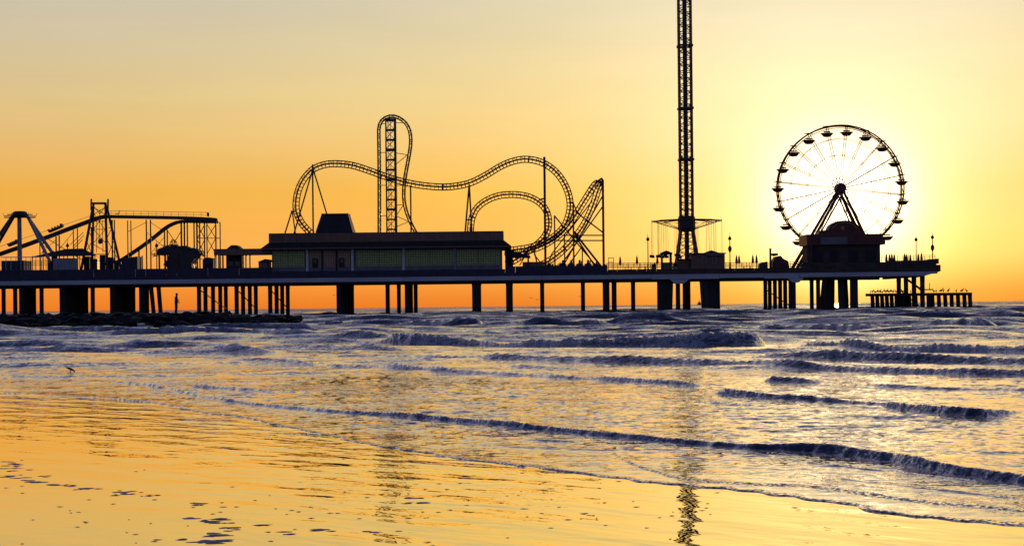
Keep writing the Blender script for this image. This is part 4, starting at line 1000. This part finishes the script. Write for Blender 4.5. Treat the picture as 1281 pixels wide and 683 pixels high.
MB().box(X_(7, YR), X_(35, YR), YR - 3, YR + 3, DECK, Z_(21, 326.5, YR)).build('platform', M['navy'], sr)
for p_ in np.linspace(8, 58, 9): x = X_(p_, YR - 3); MB().bar((x, YR - 3.2, DECK), (x, YR - 3.2, Z_(21, 322, YR)), .07, 5).build('rail_post', M['white'], sr)
MB().bar((X_(7, YR), YR - 3.2, Z_(21, 322.3, YR)), (X_(58, YR), YR - 3.2, Z_(40, 322.3, YR)), .1, 5).build('top_rail', M['white'], sr)
# tent roof and pale container wall
tn = deckthing('tent_pavilion', 88, D + 10, 'wide low dark tent roof on posts under the flume incline', 'tent'); yy = D + 10
MB().add([tuple(S(38, 321.5, yy - 4)), tuple(S(122, 320, yy - 4)), tuple(S(122, 320, yy + 5)), tuple(S(38, 321.5, yy + 5)), tuple(S(82, 311.5, yy)), tuple(S(103, 310.8, yy))],
         [(0, 1, 5, 4), (1, 2, 5), (2, 3, 4, 5), (3, 0, 4), (3, 2, 1, 0)]).build('roof', M['roof'], tn)
for p_ in (41, 60, 80, 100, 119): x = X_(p_, yy - 3.6); MB().bar((x, yy - 3.6, DECK), (x, yy - 3.6, Z_(80, 320.5, yy)), .1, 6).build('post', M['steel'], tn)
pc = deckthing('pale_hoarding', 80, D + 2, 'pale blue-white panelled box on the deck below the tent', 'box'); yy = D + 2
for a, b_ in zip(np.linspace(66.5, 94, 5), np.linspace(66.5, 94, 5)[1:]):
    MB().box(X_(a, yy) + .02, X_(b_, yy) - .02, yy, yy + .2, DECK, Z_(80, 323, yy)).build('panel', M['grey'], pc)
MB().box(X_(66.5, yy), X_(94, yy), yy + .21, yy + 2.5, DECK, Z_(80, 323.2, yy)).build('body', M['grey'], pc)
# water flume
YL = D + 14
fl = deckthing('log_flume', 180, YL, 'log flume with long incline, level top run and curving drop on thin columns', 'water ride')
def trough(pts, w, name, hgt=.8):
    P = catmull([S(a, b_, y) for a, b_, y in pts], 1.2); mb = MB(); n = len(P); vs_ = []
    for i, p in enumerate(P):
        t = (P[min(i + 1, n - 1)] - P[max(i - 1, 0)]).normalized(); u_ = Vector((-t.z, 0, t.x)).normalized()
        if u_.z < 0: u_ = -u_
        for dy, dh in ((-w, hgt), (-w, 0), (w, 0), (w, hgt), (w - .15, hgt), (w - .15, .15), (-w + .15, .15), (-w + .15, hgt)): vs_.append(p + Vector((0, dy, 0)) + u_ * (dh - hgt / 2))
    fs = [(i * 8 + k, i * 8 + (k + 1) % 8, (i + 1) * 8 + (k + 1) % 8, (i + 1) * 8 + k) for i in range(n - 1) for k in range(8)]
    mb.add(vs_, fs); return mb.build(name, M['steel'], fl)
trough([(-60, 340, YL), (-20, 325.5, YL), (0, 318, YL), (30, 307.5, YL), (60, 296.5, YL), (90, 285, YL), (113, 276.5, YL), (124, 272.5, YL), (134, 271, YL)], .9, 'incline_trough')
trough([(130, 271, YL), (160, 271.5, YL), (200, 272.2, YL), (235, 273, YL), (262, 274.2, YL), (273, 275.2, YL)], 1.0, 'top_trough', .7)
trough([(272, 277.6, YL + 4), (255, 277.5, YL + 4), (240, 277.2, YL + 4), (228, 277.2, YL + 4), (218, 279.5, YL + 4), (207, 285.5, YL + 4), (196, 294.5, YL + 4), (183, 304.5, YL + 4), (168, 315, YL + 4), (155, 323.5, YL + 4), (146, 328, YL + 4), (134, 331, YL + 4)], .8, 'drop_trough', .7)
MB().bar(S(-20, 315, YL - 1), S(112, 270.5, YL - 1), .045, 5).build('handrail', M['redsteel'], fl)
h_ = MB(); h_.bar(S(138, 263.8, YL - 1), S(262, 266, YL - 1), .05, 5); h_.bar(S(138, 267, YL - 1), S(262, 269.2, YL - 1), .035, 5)
h_.build('handrail', M['redsteel'], fl)
for p_ in np.linspace(139, 261, 14): q_ = 263.8 + 2.2 * (p_ - 138) / 124; MB().bar(S(p_, q_, YL - 1), S(p_, q_ + 8, YL - 1), .04, 5).build('rail_post', M['redsteel'], fl)
MB().box(X_(259, YL - 1, 270), X_(262, YL - 1, 270), YL - 1.2, YL - .8, Z_(260, 271, YL), Z_(260, 266.5, YL)).build('control_box', M['steel'], fl)
MB().bar(S(144, 267.4, YL - 1), S(149, 267.4, YL - 1), .12, 5).build('lamp_arm', M['steel'], fl); MB().bar(S(149, 267.4, YL - 1), S(150, 263, YL - 1), .07, 5).build('lamp_arm', M['steel'], fl)
def fcol(px, yt_, Y, w, m_='steel', yb=None):
    x = S(px, (yt_ + 330) / 2, Y).x; MB().bar((x, Y, DECK if yb is None else Z_(px, yb, Y)), (x, Y, Z_(px, yt_, Y)), w / 2, 8).build('column', M[m_], fl)
for p_, t_, w_, dy in ((70.3, 296, .34, 0), (74.3, 294.5, .34, 1.5), (183.3, 275, .34, -.5), (188.6, 275, .34, .8), (206, 287, .32, 4), (209.5, 287, .34, 5), (227, 278, .42, 3), (231, 278, .45, 4.5), (234.6, 279, .34, 3.5),
                       (243, 277, .36, 0), (246.5, 277, .4, 3), (250, 277, .36, 4), (256, 277, .36, 1), (259, 277, .3, 4), (270.2, 277, .36, 1), (275.6, 278, .3, 6), (174, 313, .4, 4), (178, 320, .34, 4), (140.5, 275, .34, 0), (143.5, 275, .3, 1), (114.5, 284, .3, 2)):
    fcol(p_, t_, YL + dy, w_, 'redsteel' if p_ in (227, 231, 246.5) else 'steel')
for a, b_ in (((247, 298), (270, 298)), ((270, 278.5), (276, 278.5)), ((259, 281), (270, 298)), ((270, 281), (259, 298)), ((259, 298), (270, 318)), ((270, 298), (259, 318)), ((247, 281), (256, 298)), ((256, 281), (247, 298)), ((256, 300), (247, 318)), ((247, 300), (256, 318)), ((270, 298), (275.6, 298)), ((250, 324), (253, 324)), ((209, 288), (220, 304)), ((226, 290), (218, 304))):
    MB().bar(S(*a, YL + 1), S(*b_, YL + 1), .09, 5).build('brace', M['redsteel'], fl)
# flume lift tower
lt = deckthing('flume_tower', 125, YL, 'tapering braced tower with flag posts at the top of the flume incline', 'tower')
for a, b_, w_ in (((116.5, 258), (103, 330), .62), ((117, 254), (115.5, 336), .5), ((132, 254), (134, 336), .62), ((133.5, 258), (150, 330), .62)):
    for dy in (-2, 2):
        q0 = S(*a, YL + dy); q1 = S(*b_, YL + dy * 1.3); t_ = (DECK - q0.z) / (q1.z - q0.z); MB().bar(q0, q0.lerp(q1, t_), w_ / 2 * (1 if dy < 0 else .7), 6).build('leg', M['steel'], lt)
MB().bar(S(115, 254.5, YL - 2), S(133.5, 254.5, YL - 2), .26, 6).build('top_beam', M['steel'], lt)
MB().bar(S(115, 254.5, YL + 2), S(133.5, 254.5, YL + 2), .2, 6).build('top_beam', M['steel'], lt)
for p_ in (114.2, 135.2): MB().bar(S(p_, 249, YL - 2), S(p_ - .2, 263, YL - 2), .2, 6).build('flag_post', M['redsteel'], lt)
for a, b_ in (((117, 258), (125, 268)), ((132, 258), (125, 268)), ((118, 277), (132, 277)), ((117, 287), (132, 287)), ((118, 268), (131, 287)), ((131, 268), (117, 287)), ((117, 287), (133, 305)), ((132, 287), (116, 305)), ((116, 305), (134, 316)), ((125, 262), (124, 300)), ((112, 285), (117, 285)), ((136, 285), (141, 285)), ((91, 309), (105, 294)), ((104, 291), (88, 306))):
    MB().bar(S(*a, YL - 2), S(*b_, YL - 2), .075, 5).build('brace', M['redsteel'], lt)
fan = MB(); random.seed(3)
fan.lathe([(.2, -.6), (.5, -.4), (.55, 0), (.4, .5), (.15, .7)], tuple(S(125.5, 302, YL)), 9).build('lift_motor', M['steel'], lt)
for a, b_ in (((104, 322), (116, 300)), ((108, 300), (116, 322)), ((134, 300), (146, 322)), ((143, 300), (134, 322)), ((110, 287), (116, 300)), ((139, 287), (133, 300)), ((116, 318), (134, 318)), ((116, 326), (134, 326)), ((60, 299), (104, 326)), ((91, 312), (103, 300)), ((118, 260), (131, 268)), ((131, 260), (118, 268)), ((121, 276), (121, 316)), ((128, 276), (129, 316))):
    MB().bar(S(*a, YL + 2), S(*b_, YL + 2), .085, 5).build('brace', M['redsteel'], lt)
for a, b_, c, d in ((106, 113, 321, 330), (117, 123, 324, 334), (126, 133, 319, 329), (136, 142, 322, 336), (144, 150, 327, 336)):
    MB().box(X_(a, YL + 1), X_(b_, YL + 1), YL + .2, YL + 2, DECK, Z_((a + b_) / 2, c, YL + 1)).build('machinery_box', M['redsteel' if a % 2 else 'navy'], lt)
for p_, t_ in ((50, 302), (54, 300.5), (92, 287), (97, 285), (160, 276), (164, 276)): fcol(p_, t_, YL + .5, .26)
for a, b_ in (((50, 305), (70, 316)), ((70, 300), (50, 318)), ((92, 290), (74, 312)), ((160, 290), (183, 278)), ((183, 290), (206, 310)), ((206, 296), (188, 318)), ((188, 278), (206, 290))):
    MB().bar(S(*a, YL + .5), S(*b_, YL + .5), .06, 5).build('brace', M['redsteel'], fl)
trough_boats = [((62, 294.5), (79, 287.5), 'brown log boat climbing near the top of the flume incline'), ((11.5, 312), (23, 307.5), 'brown log boat low on the flume incline')]
for a, b_, lab in trough_boats:
    q0, q1 = S(*a, YL) + Vector((0, 0, .62)), S(*b_, YL) + Vector((0, 0, .62)); mid = (q0 + q1) / 2; d_ = (q1 - q0); ln = d_.length / 2
    lb = thing('log_boat', mid, lab, 'log boat'); ang = -math.atan2(d_.z, d_.x); lb.rotation_euler.y = ang
    bm_ = MB(); bm_.prism([(-ln, 0), (-ln - .15, .75), (-ln + .25, .8), (-ln + .3, .45), (ln - .5, .5), (ln - .3, .95), (ln, .9), (ln + .2, .4), (ln - .1, 0)], -.6, .6)
    child(bm_.mesh('hull', M['log']), 'hull', lb)
    for k in (-.4, 0, .4): child(MB().box(-.12 + k * ln, .12 + k * ln, -.5, .5, .46, .85).mesh('seat', M['steel']), 'seat', lb)
# themed pavilion below the drop: leafy canopy with a ring crown
tp = deckthing('themed_pavilion', 225, D + 7, 'dark shaggy-roofed pavilion with a crown-shaped frame beneath the flume', 'pavilion'); yy = D + 7
prof = [(195, 317), (199, 311), (205, 309.5), (209, 307), (214, 308), (218, 306), (224, 308.5), (231, 307.5), (236, 310), (243, 310.5), (248, 313), (250, 317), (246, 320), (243, 324), (240, 330), (241, 340), (212, 340), (208, 333), (204, 331), (209, 325), (211, 319), (204, 318), (199, 319)]
random.seed(12); lmz = MB()
MB().prism([(X_(a, yy), Z_(225, b_, yy)) for a, b_ in prof], yy, yy + 5).build('rock_body', M['steel'], tp)
for i in range(420):     # thatch of palm fronds over the body
    a, b_ = random.choice(prof[:13]); p0 = S(a + random.uniform(-4, 4), b_ + random.uniform(0, 4), yy + random.uniform(-.6, 5.4))
    t_ = random.uniform(0, 6.28); d_ = Vector((math.cos(t_), math.sin(t_) * .6, random.uniform(-.5, .5))) * random.uniform(.5, 1.0); s_ = Vector((-math.sin(t_), 0, math.cos(t_))) * .12
    lmz.add([p0 - s_, p0 + s_, p0 + d_], [(0, 1, 2)])
tag(lmz.build('thatch', M['leaf'], tp), kind='stuff')
for r_, zq in ((5.5, 306), (4.5, 303), (3, 300.5)):
    c_ = S(217, zq, yy + 2); MB().tube([c_ + Vector((r_ * .18 * math.cos(t), r_ * .18 * math.sin(t), .12 * math.sin(3 * t))) for t in np.linspace(0, 6.283, 16, endpoint=False)], .06, 5, True).build('crown_ring', M['redsteel'], tp)
for k in range(6):
    t = k * 1.047; c0 = S(217, 308, yy + 2); MB().bar(c0 + Vector((math.cos(t), math.sin(t), 0)), S(217, 300, yy + 2) + Vector((.4 * math.cos(t), .4 * math.sin(t), 0)), .05, 5).build('crown_rib', M['redsteel'], tp)
for p_ in (199.5, 207, 220.5): x = X_(p_, yy - 1); MB().bar((x, yy - 1, DECK), (x, yy - 1, Z_(p_, 315, yy)), .2, 6).build('post', M['redsteel'] if p_ > 215 else M['steel'], tp)
sg = deckthing('low_stage', 168, D + 6, 'low dark sloped stage at the foot of the flume drop', 'stage'); yy = D + 6
MB().prism([(X_(152, yy), DECK), (X_(152, yy), Z_(165, 327, yy)), (X_(162, yy), Z_(165, 322, yy)), (X_(172, yy), Z_(165, 320.8, yy)), (X_(172, yy), DECK)], yy, yy + 4).build('body', M['navy'], sg)
MB().box(X_(151, yy), X_(173, yy), yy - .3, yy - .02, DECK, DECK + 1.1).build('kerb', M['conc'], sg)

# ------------------------------------------------------------------ rock groyne with a person on it
random.seed(21)
rj = thing('rock_groyne', (-40, 140, 0), 'low black rock groyne running out through the surf below the pier', 'groyne')
hulls = []
for k in range(8):
    bm = bmesh.new()
    for i in range(16):
        v = Vector((random.gauss(0, 1), random.gauss(0, 1), random.gauss(0, 1))).normalized(); bm.verts.new((v.x * 1.15, v.y * .85, v.z * .42))
    bmesh.ops.convex_hull(bm, input=bm.verts); bm.verts.ensure_lookup_table()
    for v in [v for v in bm.verts if not v.link_faces]: bm.verts.remove(v)
    me = bpy.data.meshes.new('boulder'); bm.to_mesh(me); bm.free(); me.materials.append(M['rock']); hulls.append(me)
g0, g1 = Vector((-98, 139, 0)), Vector((-20.3, 152, 0)); ax = (g1 - g0).normalized(); nm = Vector((-ax.y, ax.x, 0)); LG = (g1 - g0).length
core = MB(); cv = []
for i in range(31):
    s_ = i / 30 * (LG - 2); c_ = g0 + ax * s_; tpz = 1.12 if s_ < LG - 8 else 1.12 - .5 * (s_ - LG + 8) / 6
    for w_, z in ((-8.0, -1), (-4.4, tpz), (2.0, tpz), (4.2, -1)): cv.append(c_ + nm * w_ + Vector((0, 0, z)))
cf = [(i * 4 + k, i * 4 + k + 1, i * 4 + k + 5, i * 4 + k + 4) for i in range(30) for k in range(3)] + [(120, 121, 122, 123), (3, 2, 1, 0)]
core.add(cv, cf); core.build('core', M['rock'], rj)
def boulder(s_, off, z, k):
    p = g0 + ax * s_ + nm * off + Vector((0, 0, z)) - WL[rj.name]
    child(random.choice(hulls), 'boulder', rj, p, (random.uniform(-.3, .3), random.uniform(-.3, .3), random.random() * 6.28), (k * random.uniform(.9, 1.3), k * random.uniform(.8, 1.2), k * random.uniform(.8, 1.2)))
s_ = 22.0
while s_ < LG - .5:
    tail = max(0, (s_ - LG + 9) / 9)
    for off, z in ((-6.6, .18), (-5.2, .62), (-3.4, .92), (-1.2, .95), (1.0, .95)):
        boulder(s_ + random.uniform(-.5, .5), off * (1 - .35 * tail) + random.uniform(-.3, .3), z * (1 - .5 * tail) + random.uniform(-.05, .05) + .06, random.uniform(.8, .95))
    s_ += 1.3

def skin_figure(name, verts, edges, radii, root, mats, sub=2, fat=1.0):
    me = bpy.data.meshes.new(name); me.from_pydata(verts, edges, [])
    for m_ in mats: me.materials.append(m_)
    o = bpy.data.objects.new(name, me); COL.objects.link(o)
    sk = o.modifiers.new('skin', 'SKIN'); sk.use_smooth_shade = True
    for i, r in enumerate(radii): r = (r[0] * fat, r[1] * fat); me.skin_vertices[0].data[i].radius = r if isinstance(r, tuple) else (r, r); me.skin_vertices[0].data[i].use_root = (i == root)
    sb = o.modifiers.new('sub', 'SUBSURF'); sb.levels = sub; sb.render_levels = sub
    return o
# facing +X (to the right), weight on both legs, one hand raised to the chest
pv = [(0, 0, .95), (.02, 0, 1.12), (.03, 0, 1.32), (.02, 0, 1.47), (.04, 0, 1.53), (.055, 0, 1.63), (.06, 0, 1.74),
      (.0, .10, .90), (.03, .12, .50), (-.02, .12, .08), (.13, .12, .04),
      (.0, -.10, .90), (-.01, -.12, .50), (-.06, -.13, .08), (.10, -.13, .04),
      (.02, .19, 1.42), (-.05, .23, 1.16), (.14, .20, .98), (.20, .18, .97),
      (.02, -.19, 1.42), (-.04, -.24, 1.14), (.18, -.16, 1.12), (.24, -.12, 1.15)]
pe = [(0, 1), (1, 2), (2, 3), (3, 4), (4, 5), (5, 6), (0, 7), (7, 8), (8, 9), (9, 10), (0, 11), (11, 12), (12, 13), (13, 14), (2, 15), (15, 16), (16, 17), (17, 18), (2, 19), (19, 20), (20, 21), (21, 22)]
pr = [(.15, .12), (.145, .115), (.165, .125), (.085, .085), (.06, .06), (.095, .085), (.075, .07), (.09, .09), (.065, .065), (.045, .045), (.04, .04), (.09, .09), (.065, .065), (.045, .045), (.04, .04),
      (.07, .07), (.048, .048), (.034, .034), (.034, .022), (.07, .07), (.048, .048), (.034, .034), (.034, .022)]
for hand, (dx, dy, dz) in ((18, (.055, 0, -.02)), (22, (.045, .03, .02))):
    b0 = Vector(pv[hand])
    for j, ln in enumerate((.8, 1.0, 1.05, .95, .7)):
        sd = (j - 2) * .016; side = Vector((0, 0, 1)) * sd
        if j == 0: side = Vector((-.01, 0, .035))
        k0 = len(pv); mid_ = b0 + side * 1.3 + Vector((dx, dy, dz)) * ln * .7; tip_ = mid_ + Vector((dx, dy, dz - .02)) * ln * .7
        pv += [tuple(mid_), tuple(tip_)]; pe += [(hand, k0), (k0, k0 + 1)]; pr += [(.010, .010), (.008, .008)]
gp = S(220.5, 392, 147.6)
per = skin_figure('person', pv, pe, pr, 0, [M['cloth']], fat=1.3)
per.location = (gp.x, 147.6, 1.24); per.scale = (1.06,) * 3
tag(per, 'person in dark clothes standing on the rock groyne facing the sea', 'person')
hd = MB(); hd.lathe([(.02, .105), (.06, .10), (.09, .06), (.10, 0), (.085, -.05), (.04, -.06)], n=10)
hair = child(hd.mesh('hair', M['roof']), 'hair', per, (.045, 0, 1.70))
child(MB().box(.0, .10, -.09, .09, -.01, .012).mesh('cap_peak', M['roof']), 'cap_peak', per, (.10, 0, 1.715))

# shore bird feeding in the shallows
sbp = ground(88, 468.5, .02)
sv_ = [(-.22, 0, .17), (-.12, 0, .16), (0, 0, .15), (.09, 0, .13), (.14, 0, .09), (.17, 0, .06), (.235, 0, .005), (.0, .03, .08), (.01, .03, -.02), (.0, -.03, .08), (-.03, -.03, -.02)]
se = [(0, 1), (1, 2), (2, 3), (3, 4), (4, 5), (5, 6), (2, 7), (7, 8), (2, 9), (9, 10)]
srr = [(.012, .02), (.045, .04), (.06, .05), (.045, .04), (.026, .026), (.028, .028), (.006, .006), (.012, .012), (.007, .007), (.012, .012), (.007, .007)]
sb_ = skin_figure('shore_bird', sv_, se, srr, 2, [M['bird']]); sb_.location = sbp; sb_.scale = (.62,) * 3; sb_.rotation_euler = (0, .22, 0); sb_.location.z += .05
tag(sb_, 'small wader pecking with lowered bill in the shallow wash', 'bird')
# gulls gliding low over the water behind the pier
gm = MB()
gm.tube([(-.22, 0, 0), (-.1, 0, .0), (.05, 0, .01), (.17, 0, .03), (.25, 0, .02), (.31, 0, 0)], [.03, .07, .08, .055, .04, .01], 7)
for s_ in (-1, 1):
    gm.add([(-.06, s_ * .05, .02), (.10, s_ * .05, .03), (.06, s_ * .4, .16), (-.06, s_ * .4, .15), (-.06, s_ * .72, .07), (-.02, s_ * .40, .18), (.03, s_ * .05, .07)], [(0, 1, 2, 3), (3, 2, 4), (6, 1, 2, 5), (0, 6, 5, 3), (5, 2, 4), (3, 5, 4)])
gme = gm.mesh('gull', M['bird'])
for i, (a, b_, rz) in enumerate(((664.5, 373.2, 1.2), (671.5, 375, 1.9), (418, 369.5, 1.4), (726, 371, 1.7))):
    o = bpy.data.objects.new('gull', gme); COL.objects.link(o); o.location = S(a, b_, 450); o.rotation_euler = (random.uniform(-.4, .4), -.1, rz); o.scale = (1.3,) * 3
    tag(o, 'small gull gliding low over the sea, seen between the pilings', 'bird', 'gulls in flight under the pier')
# a distant ship on the horizon
yv = 5200; sh0 = S(879, 381, yv)
ship = thing('ship', (sh0.x, yv, 0), 'tiny far-off ship on the horizon, seen between the pier legs', 'ship')
MB().prism([(sh0.x - 16, -1), (sh0.x - 19, 4), (sh0.x + 19, 4), (sh0.x + 15, -1)], yv, yv + 10).build('hull', M['steel'], ship)
MB().prism([(sh0.x - 14, 4.01), (sh0.x - 14, 10), (sh0.x - 6, 10), (sh0.x - 6, 4.01)], yv + 2, yv + 8).build('bridge', M['grey'], ship)
MB().bar((sh0.x - 10, yv + 5, 10), (sh0.x - 10, yv + 5, 18), .5, 5).build('mast', M['steel'], ship)

# thin scraps of drained foam film and grit left on the wet sand
gr = MB(); random.seed(31)
def scrap(px, py, k):
    p = ground(px, py); r = k * random.uniform(.4, 1.3); a = random.random() * 6.28
    n = 12; vs_ = [p + Vector((0, 0, .005))]
    for j in range(n):
        t = a + j * 6.283 / n; rr = r * random.uniform(.45, 1.4); vs_.append(p + Vector((math.cos(t) * rr * 2.0, math.sin(t) * rr * .8, .0015)))
    gr.add(vs_, [(0, 1 + j, 1 + (j + 1) % n) for j in range(n)])
clusters = [(15, 580, 14, 3, 8), (22, 587, 16, 3, 9), (20, 597, 16, 3, 9), (45, 602, 16, 2, 7), (52, 596, 10, 2, 3), (75, 607, 16, 2, 8), (105, 611, 12, 1.5, 5), (160, 617, 16, 2, 10), (190, 620, 10, 2, 4), (245, 630, 8, 2, 6), (238, 648, 10, 1.5, 5), (268, 650, 16, 2, 7), (283, 654, 18, 2, 5), (288, 661, 18, 2, 6), (272, 669, 18, 2, 7), (258, 677, 18, 2, 7), (285, 677, 12, 2, 4),
            (332, 657, 8, 2, 5), (362, 667, 8, 2, 4), (398, 664, 12, 2, 5), (515, 624, 10, 1.5, 3), (532, 628, 14, 1.5, 5), (455, 664, 12, 1.5, 3), (195, 675, 6, 1.5, 2), (228, 674, 6, 1.5, 2)]
for cx_, cy_, sx, sy, n in clusters:
    for i in range(n): scrap(cx_ + random.gauss(0, sx * .55), cy_ + random.gauss(0, sy * .6), .028)
for i in range(130):
    scrap(random.uniform(-60, 900), random.gauss(635, 26), .012)
g_ = gr.build('foam_scraps', M['shell']); tag(g_, 'thin grey scraps of foam film and grit on the wet sand', 'foam', kind='stuff')
